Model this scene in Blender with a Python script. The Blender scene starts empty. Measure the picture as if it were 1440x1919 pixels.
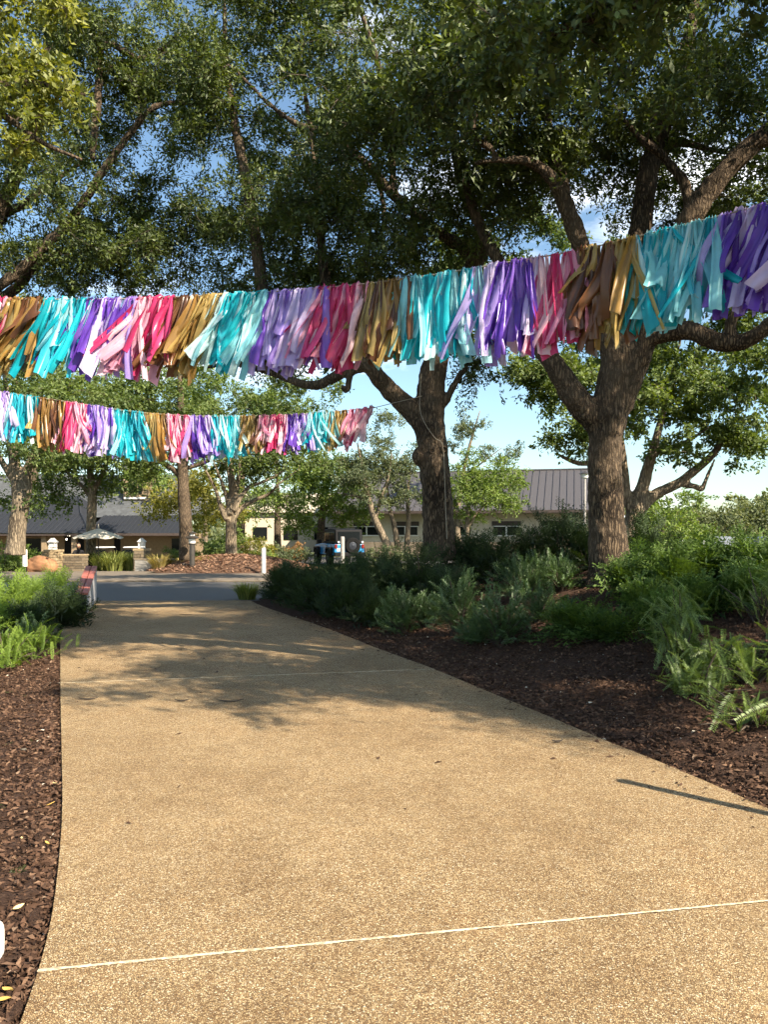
import bpy, bmesh, math, random
import numpy as np
from mathutils import Vector, Matrix

R = math.radians
S = bpy.context.scene
C = S.collection
rng = np.random.default_rng(7)
random.seed(7)

# ------------------------------------------------------------------ camera
FPX, CX, HY, EYE = 1443.0, 720.0, 1000.0, 1.6     # focal length (px of a 1440 x 1919 frame), centre column, horizon row, eye height
cd = bpy.data.cameras.new('camera')
cam = bpy.data.objects.new('camera', cd); C.objects.link(cam)
cam.location = (0, 0, EYE); cam.rotation_euler = (R(90), 0, 0)
cd.sensor_fit = 'VERTICAL'; cd.sensor_height = 24.0; cd.lens = FPX / 1919 * 24.0
cd.shift_y = (HY - 959.5) / 1919
cd.clip_start = 0.05; cd.clip_end = 2000
S.camera = cam

# ------------------------------------------------------------------ sky and sun
SUN_AZ, SUN_EL = R(132), R(36)                    # azimuth clockwise from +Y (view direction)
w = bpy.data.worlds.new('World'); S.world = w; w.use_nodes = True
nt = w.node_tree; nt.nodes.clear()
out = nt.nodes.new('ShaderNodeOutputWorld'); bg = nt.nodes.new('ShaderNodeBackground')
sky = nt.nodes.new('ShaderNodeTexSky'); sky.sky_type = 'NISHITA'; sky.sun_disc = False
sky.sun_elevation = SUN_EL; sky.sun_rotation = SUN_AZ; sky.altitude = 20; sky.air_density = 1.0; sky.dust_density = 0.8; sky.ozone_density = 0.3
tc = nt.nodes.new('ShaderNodeTexCoord'); mp = nt.nodes.new('ShaderNodeMapping'); mp.inputs['Scale'].default_value = (1.6, 1.6, 4.2)
mp.inputs['Location'].default_value = (0.35, 0.1, 0.2)
nz = nt.nodes.new('ShaderNodeTexNoise'); nz.inputs['Scale'].default_value = 1.5; nz.inputs['Detail'].default_value = 7; nz.inputs['Roughness'].default_value = 0.56
cr = nt.nodes.new('ShaderNodeValToRGB'); cr.color_ramp.elements[0].position = 0.55; cr.color_ramp.elements[1].position = 0.69
mx = nt.nodes.new('ShaderNodeMix'); mx.data_type = 'RGBA'
mx.inputs[7].default_value = (10.5, 10.7, 11.0, 1)   # sunlit cloud, in the sky texture's own units
L = nt.links.new
L(tc.outputs['Generated'], mp.inputs['Vector']); L(mp.outputs['Vector'], nz.inputs['Vector']); L(nz.outputs['Fac'], cr.inputs['Fac'])
tn = nt.nodes.new('ShaderNodeMix'); tn.data_type = 'RGBA'; tn.blend_type = 'MULTIPLY'; tn.inputs[0].default_value = 1.0; tn.inputs[7].default_value = (0.90, 1.02, 1.03, 1)   # clear cyan-blue air
L(sky.outputs['Color'], tn.inputs[6]); L(cr.outputs['Color'], mx.inputs[0]); L(tn.outputs[2], mx.inputs[6]); L(mx.outputs[2], bg.inputs['Color'])
bg.inputs['Strength'].default_value = 0.085
L(bg.outputs['Background'], out.inputs['Surface'])

sd = bpy.data.lights.new('sun', 'SUN'); sd.energy = 5.0; sd.angle = R(0.5); sd.color = (1.0, 0.865, 0.69)
sun = bpy.data.objects.new('sun', sd); C.objects.link(sun)
to_sun = Vector((math.sin(SUN_AZ) * math.cos(SUN_EL), math.cos(SUN_AZ) * math.cos(SUN_EL), math.sin(SUN_EL)))
sun.rotation_euler = (-to_sun).to_track_quat('-Z', 'Y').to_euler(); sun.location = to_sun * 60

S.view_settings.view_transform = 'Standard'; S.view_settings.look = 'None'
S.view_settings.exposure = 1.4; S.view_settings.gamma = 1.0; S.view_settings.use_curve_mapping = False
S.cycles.adaptive_threshold = 0.03; S.cycles.max_bounces = 4; S.cycles.diffuse_bounces = 2; S.cycles.transmission_bounces = 4; S.cycles.caustics_reflective = False; S.cycles.caustics_refractive = False

# ------------------------------------------------------------------ helpers
def P(px, py, d):
    return np.array([(px - CX) / FPX * d, d, EYE + (HY - py) / FPX * d])
def X(px, d): return (px - CX) / FPX * d
def sst(a, b, x):
    t = np.clip((np.asarray(x, float) - a) / (b - a), 0, 1); return t * t * (3 - 2 * t)

def tag(o, label=None, cat=None, group=None, kind=None):
    if label: o['label'] = label
    if cat: o['category'] = cat
    if group: o['group'] = group
    if kind: o['kind'] = kind
    return o
def empty(name, loc=(0, 0, 0), rz=0.0, label=None, cat=None, group=None):
    o = bpy.data.objects.new(name, None); C.objects.link(o); o.location = loc; o.rotation_euler = (0, 0, rz); o.empty_display_size = 0.2
    return tag(o, label, cat, group)
def link(name, me, mat=None, parent=None, smooth=False):
    o = bpy.data.objects.new(name, me); C.objects.link(o)
    if mat is not None:
        for m in (mat if isinstance(mat, (list, tuple)) else [mat]): me.materials.append(m)
    if parent is not None: o.parent = parent
    if smooth and len(me.polygons): me.polygons.foreach_set('use_smooth', np.ones(len(me.polygons), bool))
    return o
def npmesh(name, v, f, tint=None, midx=None):
    """mesh from arrays; f is (M,k) with k = 3 or 4"""
    v = np.ascontiguousarray(v, np.float32); f = np.ascontiguousarray(f, np.int32)
    me = bpy.data.meshes.new(name); k = f.shape[1]
    me.vertices.add(len(v)); me.vertices.foreach_set('co', v.ravel())
    me.loops.add(f.size); me.loops.foreach_set('vertex_index', f.ravel())
    me.polygons.add(len(f)); me.polygons.foreach_set('loop_start', np.arange(0, f.size, k, dtype=np.int32))
    if midx is not None: me.polygons.foreach_set('material_index', np.ascontiguousarray(midx, np.int32))
    if tint is not None:
        a = me.attributes.new('tint', 'FLOAT', 'POINT'); a.data.foreach_set('value', np.ascontiguousarray(tint, np.float32))
    me.update(calc_edges=True)
    return me
def rn(v):
    v = np.asarray(v, float); return v / (np.linalg.norm(v, axis=-1, keepdims=True) + 1e-9)
def smooth_path(pts, rad, n):
    """Catmull-Rom through the points"""
    pts = np.asarray(pts, float); rad = np.asarray(rad, float)
    A = np.vstack([2 * pts[0] - pts[1], pts, 2 * pts[-1] - pts[-2]]); ra = np.concatenate([[rad[0]], rad, [rad[-1]]])
    o, r = [], []
    for i in range(len(pts) - 1):
        p0, p1, p2, p3 = A[i:i + 4]
        for t in np.linspace(0, 1, n, endpoint=False):
            o.append(0.5 * (2 * p1 + (p2 - p0) * t + (2 * p0 - 5 * p1 + 4 * p2 - p3) * t * t + (3 * p1 - p0 - 3 * p2 + p3) * t ** 3))
            r.append(ra[i + 1] * (1 - t) + ra[i + 2] * t)
    o.append(pts[-1]); r.append(rad[-1])
    return np.array(o), np.array(r)
def tube(pts, rad, k=6, cap=True, wob=0.0):
    pts = np.asarray(pts, float); n = len(pts); rad = np.asarray(rad, float)
    T = rn(np.gradient(pts, axis=0))
    ref = np.array([0, 0, 1.0]) if abs(T[0][2]) < 0.8 else np.array([0, 1.0, 0])
    U = np.zeros_like(pts); u = rn(np.cross(T[0], ref)); U[0] = u
    for i in range(1, n):
        u = u - T[i] * np.dot(u, T[i]); u = u / (np.linalg.norm(u) + 1e-9); U[i] = u
    V = np.cross(T, U)
    a = np.linspace(0, 2 * np.pi, k, endpoint=False)
    rr = rad[:, None] * (1 + wob * rng.normal(0, 1, (n, k)))
    v = pts[:, None] + rr[..., None] * (np.cos(a)[None, :, None] * U[:, None] + np.sin(a)[None, :, None] * V[:, None])
    v = v.reshape(-1, 3)
    i = np.arange(n - 1)[:, None] * k; j = np.arange(k)[None]
    f = np.stack([i + j, i + (j + 1) % k, i + k + (j + 1) % k, i + k + j], -1).reshape(-1, 4)
    if cap:
        v = np.vstack([v, pts[:1] , pts[-1:]]); b = n * k; jj = np.arange(0, k)
        f = np.vstack([f, np.stack([np.full(k, b), (jj + 1) % k, jj, np.full(k, b)], -1), np.stack([np.full(k, b + 1), (n - 1) * k + jj, (n - 1) * k + (jj + 1) % k, np.full(k, b + 1)], -1)])
    return v, f
def cat_vf(lst):
    vs, fs, o = [], [], 0
    for v, f in lst:
        vs.append(v); fs.append(f + o); o += len(v)
    return np.vstack(vs), np.vstack(fs)

class MB:
    """collects shapes into ONE mesh"""
    def __init__(s): s.bm = bmesh.new()
    def add(s, vs, fs):
        b = [s.bm.verts.new(tuple(map(float, v))) for v in vs]
        for f in fs:
            ff = []
            for i in f:
                if b[int(i)] not in ff: ff.append(b[int(i)])
            if len(ff) > 2:
                try: s.bm.faces.new(ff)
                except ValueError: pass
        return s
    def box(s, c, d, rz=0.0, rx=0.0, ry=0.0, taper=1.0):
        m = Matrix.Translation(c) @ Matrix.Rotation(rz, 4, 'Z') @ Matrix.Rotation(ry, 4, 'Y') @ Matrix.Rotation(rx, 4, 'X')
        vs = [m @ Vector((sx * d[0] / 2 * (taper if sz > 0 else 1), sy * d[1] / 2 * (taper if sz > 0 else 1), sz * d[2] / 2)) for sz in (-1, 1) for sx, sy in ((-1, -1), (1, -1), (1, 1), (-1, 1))]
        return s.add(vs, [(3, 2, 1, 0), (4, 5, 6, 7), (0, 1, 5, 4), (1, 2, 6, 5), (2, 3, 7, 6), (3, 0, 4, 7)])
    def prism(s, poly, axis, a, b):
        """2-D polygon extruded along axis from a to b"""
        def q(p, t):
            return {'x': (t, p[0], p[1]), 'y': (p[0], t, p[1]), 'z': (p[0], p[1], t)}[axis]
        n = len(poly); vs = [q(p, a) for p in poly] + [q(p, b) for p in poly]
        return s.add(vs, [tuple(range(n))[::-1], tuple(range(n, 2 * n))] + [(i, (i + 1) % n, n + (i + 1) % n, n + i) for i in range(n)])
    def tube(s, pts, rad, k=8):
        r = np.full(len(pts), rad) if np.isscalar(rad) else rad
        return s.add(*tube(pts, r, k))
    def lathe(s, prof, k=20, c=(0, 0, 0), axis='z'):
        vs, fs = [], []
        for r, z in prof:
            for i in range(k):
                a = 2 * math.pi * i / k; p = (r * math.cos(a), r * math.sin(a), z)
                if axis == 'y': p = (p[0], p[2], p[1])
                if axis == 'x': p = (p[2], p[0], p[1])
                vs.append((p[0] + c[0], p[1] + c[1], p[2] + c[2]))
        for j in range(len(prof) - 1):
            for i in range(k): fs.append((j * k + i, j * k + (i + 1) % k, (j + 1) * k + (i + 1) % k, (j + 1) * k + i))
        fs += [tuple(range(k))[::-1], tuple(range((len(prof) - 1) * k, len(prof) * k))]
        return s.add(vs, fs)
    def build(s, name, mat, parent=None, bevel=0.0, smooth=False, loc=None):
        bmesh.ops.recalc_face_normals(s.bm, faces=s.bm.faces[:])
        me = bpy.data.meshes.new(name); s.bm.to_mesh(me); s.bm.free()
        o = link(name, me, mat, parent, smooth)
        if loc is not None: o.location = loc
        if bevel:
            m = o.modifiers.new('bevel', 'BEVEL'); m.width = bevel; m.segments = 2; m.limit_method = 'ANGLE'
        return o

# ------------------------------------------------------------------ materials
def newmat(name):
    m = bpy.data.materials.new(name); m.use_nodes = True; t = m.node_tree
    return m, t, t.nodes['Principled BSDF'], t.nodes['Material Output']
def nd(t, typ, **kw):
    n = t.nodes.new(typ)
    for k, v in kw.items(): setattr(n, k, v)
    return n
def ramp(t, fac, stops):
    r = nd(t, 'ShaderNodeValToRGB'); e = r.color_ramp.elements
    while len(e) < len(stops): e.new(0.5)
    for el, (p, c) in zip(e, stops): el.position = p; el.color = (*c, 1) if len(c) == 3 else c
    t.links.new(fac, r.inputs['Fac']); return r.outputs['Color']
def coords(t, scale=(1, 1, 1), kind='Object', rot=(0, 0, 0)):
    c = nd(t, 'ShaderNodeTexCoord'); m = nd(t, 'ShaderNodeMapping'); m.inputs['Scale'].default_value = scale; m.inputs['Rotation'].default_value = rot
    t.links.new(c.outputs[kind], m.inputs['Vector']); return m.outputs['Vector']
def noise(t, vec, scale, detail=3, rough=0.5, out='Fac'):
    n = nd(t, 'ShaderNodeTexNoise'); n.inputs['Scale'].default_value = scale; n.inputs['Detail'].default_value = detail; n.inputs['Roughness'].default_value = rough
    t.links.new(vec, n.inputs['Vector']); return n.outputs[out]
def voro(t, vec, scale, feature='F1', out='Distance'):
    n = nd(t, 'ShaderNodeTexVoronoi'); n.feature = feature; n.inputs['Scale'].default_value = scale
    t.links.new(vec, n.inputs['Vector']); return n.outputs[out]
def mixc(t, fac, a, b, mode='MIX'):
    m = nd(t, 'ShaderNodeMix', data_type='RGBA', blend_type=mode)
    for s, v in ((0, fac), (6, a), (7, b)):
        if hasattr(v, 'is_output'): t.links.new(v, m.inputs[s])
        else: m.inputs[s].default_value = v if s == 0 else (*v, 1)
    return m.outputs[2]
def bump(t, h, bs, strength=0.5, dist=0.02):
    b = nd(t, 'ShaderNodeBump'); b.inputs['Strength'].default_value = strength; b.inputs['Distance'].default_value = dist
    t.links.new(h, b.inputs['Height']); t.links.new(b.outputs['Normal'], bs.inputs['Normal'])

def plain(name, col, rough=0.6, metal=0.0, var=0.12, scale=6.0, spec=0.4, dirt=None):
    m, t, b, o = newmat(name)
    v = coords(t); n = noise(t, v, scale, 5, 0.6)
    lo = tuple(max(0, c * (1 - var * 1.6)) for c in col); hi = tuple(min(1, c * (1 + var * 1.4)) for c in col)
    t.links.new(ramp(t, n, [(0.3, lo), (0.7, hi)]), b.inputs['Base Color'])
    b.inputs['Roughness'].default_value = rough; b.inputs['Metallic'].default_value = metal; b.inputs['Specular IOR Level'].default_value = spec
    bump(t, noise(t, v, scale * 12, 3), b, 0.12, 0.004)
    return m
def leafmat(name, dark, light, trans=0.35, rough=0.45, tcol=None, spec=0.35):
    """leaf: tint attribute picks the leaf's own colour; light passes through it"""
    m, t, b, o = newmat(name)
    a = nd(t, 'ShaderNodeAttribute', attribute_name='tint')
    mid = tuple((x + y) / 2 for x, y in zip(dark, light))
    col = ramp(t, a.outputs['Fac'], [(0.0, dark), (0.55, mid), (1.0, light)])
    t.nodes.remove(b); df = nd(t, 'ShaderNodeBsdfDiffuse'); t.links.new(col, df.inputs['Color'])
    gl = nd(t, 'ShaderNodeBsdfGlossy'); gl.inputs['Roughness'].default_value = rough + 0.2; gl.inputs['Color'].default_value = (0.9, 0.95, 0.9, 1)
    tr = nd(t, 'ShaderNodeBsdfTranslucent'); t.links.new(mixc(t, 1.0, col, tcol or (1.5, 1.45, 0.5), 'MULTIPLY'), tr.inputs['Color'])
    m1 = nd(t, 'ShaderNodeMixShader'); m1.inputs[0].default_value = 0.17 * spec; t.links.new(df.outputs[0], m1.inputs[1]); t.links.new(gl.outputs[0], m1.inputs[2])
    ms = nd(t, 'ShaderNodeMixShader'); ms.inputs[0].default_value = trans
    t.links.new(m1.outputs[0], ms.inputs[1]); t.links.new(tr.outputs[0], ms.inputs[2]); t.links.new(ms.outputs[0], o.inputs['Surface'])
    return m
def barkmat(name, dark, light, sc=1.0):
    m, t, b, o = newmat(name)
    v = coords(t, (9 * sc, 9 * sc, 1.7 * sc)); wv = noise(t, v, 1.0, 2)
    vd = nd(t, 'ShaderNodeVectorMath', operation='ADD'); t.links.new(v, vd.inputs[0])
    nc = noise(t, v, 1.4, 3, 0.6, 'Color'); sc_ = nd(t, 'ShaderNodeVectorMath', operation='SCALE'); sc_.inputs['Scale'].default_value = 0.9
    t.links.new(nc, sc_.inputs[0]); t.links.new(sc_.outputs[0], vd.inputs[1])
    cell = voro(t, vd.outputs[0], 1.7, 'DISTANCE_TO_EDGE')
    fine = noise(t, v, 7.0, 4, 0.65)
    h = nd(t, 'ShaderNodeMath', operation='MULTIPLY_ADD'); t.links.new(fine, h.inputs[0]); h.inputs[1].default_value = 0.35
    sm = nd(t, 'ShaderNodeMath', operation='MINIMUM'); t.links.new(cell, sm.inputs[0]); sm.inputs[1].default_value = 0.28
    t.links.new(sm.outputs[0], h.inputs[2])
    big = noise(t, coords(t), 1.1, 3)
    c1 = ramp(t, h.outputs[0], [(0.10, tuple(x * 0.45 for x in dark)), (0.28, dark), (0.5, light)])
    c2 = mixc(t, ramp(t, big, [(0.35, (0, 0, 0)), (0.75, (0.55, 0.55, 0.55))]), c1, tuple(x * 0.9 + 0.02 for x in light))
    t.links.new(c2, b.inputs['Base Color']); b.inputs['Roughness'].default_value = 0.9; b.inputs['Specular IOR Level'].default_value = 0.15
    bump(t, h.outputs[0], b, 1.0, 0.05)
    return m

M = {}
M['oak_leaf'] = leafmat('oak_leaf', (0.012, 0.027, 0.005), (0.140, 0.185, 0.032), 0.33, 0.38)
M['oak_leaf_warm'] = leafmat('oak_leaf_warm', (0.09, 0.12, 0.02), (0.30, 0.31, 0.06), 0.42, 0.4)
M['mid_leaf'] = leafmat('mid_leaf', (0.042, 0.080, 0.014), (0.17, 0.225, 0.042), 0.38, 0.5)
M['bright_leaf'] = leafmat('bright_leaf', (0.065, 0.115, 0.016), (0.22, 0.30, 0.045), 0.4, 0.5)
M['yellow_leaf'] = leafmat('yellow_leaf', (0.12, 0.13, 0.015), (0.36, 0.33, 0.04), 0.4, 0.5)
M['grey_leaf'] = leafmat('grey_leaf', (0.05, 0.075, 0.03), (0.17, 0.20, 0.09), 0.35, 0.5)
M['far_leaf'] = leafmat('far_leaf', (0.055, 0.08, 0.025), (0.17, 0.185, 0.065), 0.3, 0.6)
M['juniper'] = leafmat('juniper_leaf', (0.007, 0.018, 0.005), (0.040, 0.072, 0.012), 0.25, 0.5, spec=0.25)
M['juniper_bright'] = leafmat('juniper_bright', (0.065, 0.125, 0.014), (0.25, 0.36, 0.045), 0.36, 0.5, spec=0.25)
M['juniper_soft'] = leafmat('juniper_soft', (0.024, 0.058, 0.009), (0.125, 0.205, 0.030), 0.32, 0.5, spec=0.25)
M['yew'] = leafmat('yew_leaf', (0.022, 0.054, 0.013), (0.092, 0.160, 0.040), 0.25, 0.35, spec=0.5)
M['plum_yew'] = leafmat('plum_yew_leaf', (0.05, 0.095, 0.018), (0.24, 0.33, 0.07), 0.32, 0.35, spec=0.45)
M['grass_blade'] = leafmat('grass_blade', (0.10, 0.14, 0.025), (0.34, 0.36, 0.09), 0.35, 0.5)
M['dry_grass'] = leafmat('dry_grass', (0.20, 0.16, 0.04), (0.48, 0.38, 0.12), 0.3, 0.6)
M['rust_leaf'] = leafmat('rust_leaf', (0.22, 0.10, 0.03), (0.45, 0.25, 0.07), 0.3, 0.6)
M['bark_oak'] = barkmat('bark_oak', (0.034, 0.025, 0.018), (0.20, 0.145, 0.093), 1.55)
M['bark_pale'] = barkmat('bark_pale', (0.09, 0.07, 0.05), (0.33, 0.265, 0.18), 1.0)
M['twig'] = plain('twig', (0.07, 0.053, 0.038), 0.85, var=0.3)
M['rope'] = plain('rope', (0.30, 0.26, 0.2), 0.9)
M['white'] = plain('white_paint', (0.66, 0.65, 0.62), 0.45, var=0.05)
M['cream_wall'] = plain('cream_wall', (0.50, 0.44, 0.34), 0.85, var=0.06)
M['tan_wall'] = plain('tan_wall', (0.25, 0.185, 0.112), 0.85, var=0.08)
M['dark_trim'] = plain('dark_trim', (0.055, 0.04, 0.033), 0.6)
M['grey_roof'] = plain('grey_metal_roof', (0.092, 0.086, 0.088), 0.5, 0.2, var=0.05)
M['blue_roof'] = plain('dark_metal_roof', (0.019, 0.022, 0.029), 0.7, 0.1, var=0.08)
M['shingle'] = plain('shingle_roof', (0.075, 0.081, 0.087), 0.85, var=0.2, scale=3)
M['bronze'] = plain('bronze_metal', (0.085, 0.075, 0.065), 0.4, 0.5)
M['black'] = plain('black_plastic', (0.005, 0.005, 0.006), 0.65, spec=0.2)
M['canvas'] = plain('cream_canvas', (0.54, 0.50, 0.41), 0.9, var=0.05)
M['red_plank'] = plain('red_plank', (0.36, 0.115, 0.085), 0.55, var=0.25, scale=4)
M['panel_grey'] = plain('panel_grey', (0.42, 0.42, 0.43), 0.5, var=0.12, scale=3)
M['planter_grey'] = plain('planter_grey', (0.25, 0.24, 0.22), 0.8)
M['blue_paint'] = plain('blue_car_paint', (0.03, 0.26, 0.58), 0.25, 0.2, var=0.04, spec=0.6)
M['tyre'] = plain('tyre', (0.008, 0.008, 0.008), 0.85, spec=0.15)
M['rim'] = plain('rim', (0.3, 0.3, 0.31), 0.35, 0.8)
M['red_lamp'] = plain('red_lamp', (0.16, 0.008, 0.006), 0.25)
M['cloth_dark'] = plain('cloth_dark', (0.012, 0.012, 0.014), 0.9)
M['skin'] = plain('skin', (0.36, 0.2, 0.13), 0.6, var=0.05)
M['boulder'] = plain('boulder_red', (0.26, 0.13, 0.065), 0.9, var=0.3, scale=2.5)
M['beige_post'] = plain('post_grey', (0.34, 0.32, 0.3), 0.7)
M['dark_car'] = plain('dark_car_paint', (0.03, 0.034, 0.045), 0.3, 0.2)
M['grey_car'] = plain('grey_car_paint', (0.26, 0.28, 0.30), 0.3, 0.3)
M['curb'] = plain('concrete_kerb', (0.165, 0.135, 0.10), 0.9, var=0.14, scale=3)
m, t, b, o = newmat('glass'); b.inputs['Base Color'].default_value = (0.008, 0.010, 0.011, 1); b.inputs['Roughness'].default_value = 0.08; b.inputs['Specular IOR Level'].default_value = 0.18; M['glass'] = m
m, t, b, o = newmat('bulb'); b.inputs['Emission Color'].default_value = (1, 0.85, 0.6, 1); b.inputs['Emission Strength'].default_value = 3; M['bulb'] = m
m, t, b, o = newmat('lamp_glass'); b.inputs['Base Color'].default_value = (0.75, 0.74, 0.7, 1); b.inputs['Roughness'].default_value = 0.25; M['lamp_glass'] = m

# exposed aggregate concrete
def aggregate():
    m, t, b, o = newmat('exposed_aggregate'); v = coords(t, kind='Object')
    pc = voro(t, v, 138, 'F1', 'Color'); pd = voro(t, v, 138, 'DISTANCE_TO_EDGE')
    sep = nd(t, 'ShaderNodeSeparateColor'); t.links.new(pc, sep.inputs[0])
    peb = ramp(t, sep.outputs[0], [(0.0, (0.21, 0.128, 0.062)), (0.22, (0.36, 0.240, 0.118)), (0.55, (0.485, 0.350, 0.178)), (0.85, (0.60, 0.462, 0.262)), (1.0, (0.71, 0.61, 0.42))])
    gap = ramp(t, pd, [(0.0, (0, 0, 0)), (0.16, (1, 1, 1))])
    c = mixc(t, gap, (0.14, 0.083, 0.043), peb)
    st = noise(t, v, 0.9, 5, 0.6); c = mixc(t, 1.0, c, ramp(t, st, [(0.3, (0.80, 0.76, 0.72)), (0.55, (1, 1, 1)), (0.8, (1.08, 1.0, 0.92))]), 'MULTIPLY')
    st3 = noise(t, coords(t, (1, 0.45, 1), rot=(0, 0, 0.35)), 1.6, 6, 0.7); c = mixc(t, 1.0, c, ramp(t, st3, [(0.30, (0.82, 0.79, 0.76)), (0.50, (1, 1, 1))]), 'MULTIPLY')
    st2 = noise(t, v, 9, 4, 0.6); c = mixc(t, 1.0, c, ramp(t, st2, [(0.3, (0.86, 0.86, 0.86)), (0.7, (1.08, 1.08, 1.08))]), 'MULTIPLY')
    t.links.new(c, b.inputs['Base Color']); b.inputs['Roughness'].default_value = 0.85; b.inputs['Specular IOR Level'].default_value = 0.25
    bump(t, gap, b, 0.9, 0.004); return m
M['aggregate'] = aggregate()
def asphalt():
    m, t, b, o = newmat('asphalt'); v = coords(t); n = noise(t, v, 120, 2); n2 = noise(t, v, 0.5, 5, 0.6)
    c = mixc(t, n2, ramp(t, n, [(0.3, (0.055, 0.053, 0.051)), (0.7, (0.12, 0.113, 0.106))]), (0.095, 0.089, 0.082))
    t.links.new(c, b.inputs['Base Color']); b.inputs['Roughness'].default_value = 0.85; bump(t, n, b, 0.5, 0.005); return m
M['asphalt'] = asphalt()
def mulchmat(name, dark, light):
    m, t, b, o = newmat(name); v = coords(t); v2 = coords(t, (1, 2.3, 1), rot=(0, 0, 0.6))
    n = noise(t, v2, 42, 4, 0.7); n2 = noise(t, v, 2.2, 4)
    c = mixc(t, n2, ramp(t, n, [(0.32, tuple(x * 0.35 for x in dark)), (0.5, dark), (0.72, light)]), dark)
    t.links.new(c, b.inputs['Base Color']); b.inputs['Roughness'].default_value = 0.95; b.inputs['Specular IOR Level'].default_value = 0.15
    bump(t, n, b, 1.0, 0.03); return m
M['mulch'] = mulchmat('mulch', (0.066, 0.038, 0.026), (0.165, 0.105, 0.073))
M['mulch_pale'] = mulchmat('mulch_pale', (0.12, 0.07, 0.047), (0.30, 0.20, 0.14))
M['ground'] = mulchmat('ground', (0.07, 0.085, 0.03), (0.16, 0.16, 0.06))
def chipmat():
    m, t, b, o = newmat('bark_chip'); a = nd(t, 'ShaderNodeAttribute', attribute_name='tint')
    c = ramp(t, a.outputs['Fac'], [(0.0, (0.032, 0.017, 0.010)), (0.45, (0.092, 0.051, 0.032)), (0.85, (0.175, 0.108, 0.068)), (0.985, (0.29, 0.205, 0.14)), (1.0, (0.5, 0.45, 0.36))])
    t.links.new(c, b.inputs['Base Color']); b.inputs['Roughness'].default_value = 0.9; b.inputs['Specular IOR Level'].default_value = 0.2; return m
M['chip'] = chipmat()
def filler():
    m, t, b, o = newmat('joint_filler'); v = coords(t); n = noise(t, v, 34, 6, 0.75)
    t.links.new(ramp(t, n, [(0.38, (0.26, 0.195, 0.115)), (0.62, (0.56, 0.49, 0.35))]), b.inputs['Base Color']); b.inputs['Roughness'].default_value = 0.8; return m
M['filler'] = filler()
def ribbon(name, col, tr=0.45):
    m, t, b, o = newmat(name); v = coords(t, (1, 1, 1)); n = noise(t, v, 7, 3)
    c = ramp(t, n, [(0.3, tuple(x * 0.86 for x in col)), (0.7, tuple(min(1, x * 1.1) for x in col))])
    t.links.new(c, b.inputs['Base Color']); b.inputs['Roughness'].default_value = 0.3; b.inputs['Specular IOR Level'].default_value = 0.55
    x = nd(t, 'ShaderNodeBsdfTranslucent'); t.links.new(c, x.inputs['Color'])
    ms = nd(t, 'ShaderNodeMixShader'); ms.inputs[0].default_value = tr
    t.links.new(b.outputs[0], ms.inputs[1]); t.links.new(x.outputs[0], ms.inputs[2]); t.links.new(ms.outputs[0], o.inputs['Surface']); return m
RIB = {
 'pink': [(0.74, 0.08, 0.25), (0.64, 0.05, 0.18), (0.86, 0.45, 0.60), (0.90, 0.64, 0.72), (0.84, 0.34, 0.50), (0.88, 0.55, 0.66)],
 'gold': [(0.46, 0.27, 0.07), (0.36, 0.21, 0.065), (0.23, 0.105, 0.05), (0.56, 0.40, 0.14), (0.15, 0.07, 0.04), (0.42, 0.31, 0.11)],
 'aqua': [(0.01, 0.46, 0.58), (0.02, 0.60, 0.70), (0.42, 0.80, 0.86), (0.05, 0.54, 0.70), (0.64, 0.88, 0.90), (0.02, 0.52, 0.62), (0.30, 0.74, 0.82)],
 'purple': [(0.19, 0.075, 0.58), (0.30, 0.15, 0.68), (0.56, 0.46, 0.86), (0.68, 0.58, 0.88), (0.15, 0.055, 0.48), (0.44, 0.32, 0.80), (0.72, 0.62, 0.88)]}
RM = {k: [ribbon('streamer_%s_%d' % (k, i), c) for i, c in enumerate(v)] for k, v in RIB.items()}
RLIST = [m for k in RIB for m in RM[k]]
# ------------------------------------------------------------------ ground, path, road, beds
LE = np.array([(-0.62, -5), (-0.66, 0), (-0.86, 1.2), (-1.07, 2.0), (-1.19, 2.51), (-1.26, 2.82), (-1.34, 3.09), (-1.51, 3.55), (-1.70, 4.05), (-1.93, 4.62), (-2.42, 5.77), (-3.24, 7.7), (-4.86, 11.54), (-6.35, 15.3), (-7.5, 18.6), (-8.3, 21)])
RE = np.array([(2.75, -5), (2.7, 0), (2.62, 2), (2.48, 3.5), (2.25, 4.52), (2.12, 4.81), (1.97, 5.36), (1.74, 5.87), (1.49, 6.63), (1.15, 7.54), (0.59, 9.13), (-0.05, 10.64), (-0.97, 13.05), (-2.31, 16.1), (-2.93, 17.6), (-3.25, 18.6), (-3.9, 21)])
yl = np.linspace(-5, 21, 400)
def _sm(E):
    x = np.interp(yl, E[:, 1], E[:, 0]); k = np.ones(13) / 13; xp = np.pad(x, 6, mode='edge'); return np.convolve(xp, k, 'valid')
XLs, XRs = _sm(LE), _sm(RE)
def xl(y): return np.interp(y, yl, XLs)
def xr(y): return np.interp(y, yl, XRs)
def wob(x, y, s=1.0): return np.sin(x * 2.1 * s + 1.3) * np.cos(y * 1.7 * s) * 0.5 + np.sin(x * 4.7 * s + y * 3.9 * s) * 0.3 + np.cos(x * 9.1 * s - y * 7.3 * s) * 0.15
def h_right(x, y):
    d = x - xr(y)
    h = 0.96 * sst(-0.2, 5.0, d) * (1 - sst(17.5, 21.5, y)) * (1 - 0.9 * sst(9, 14, d)) * (0.75 + 0.25 * sst(4, 9, y))
    return h + (wob(x, y) * 0.035) * sst(0.05, 0.6, d) - 0.03
def h_left(x, y):
    d = xl(y) - x
    return 0.35 * sst(0.3, 4.0, d) * sst(4, 9, y) * (1 - sst(15.5, 18.2, y)) + wob(x, y, 1.3) * 0.02 * sst(0.05, 0.5, d) - 0.032
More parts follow.
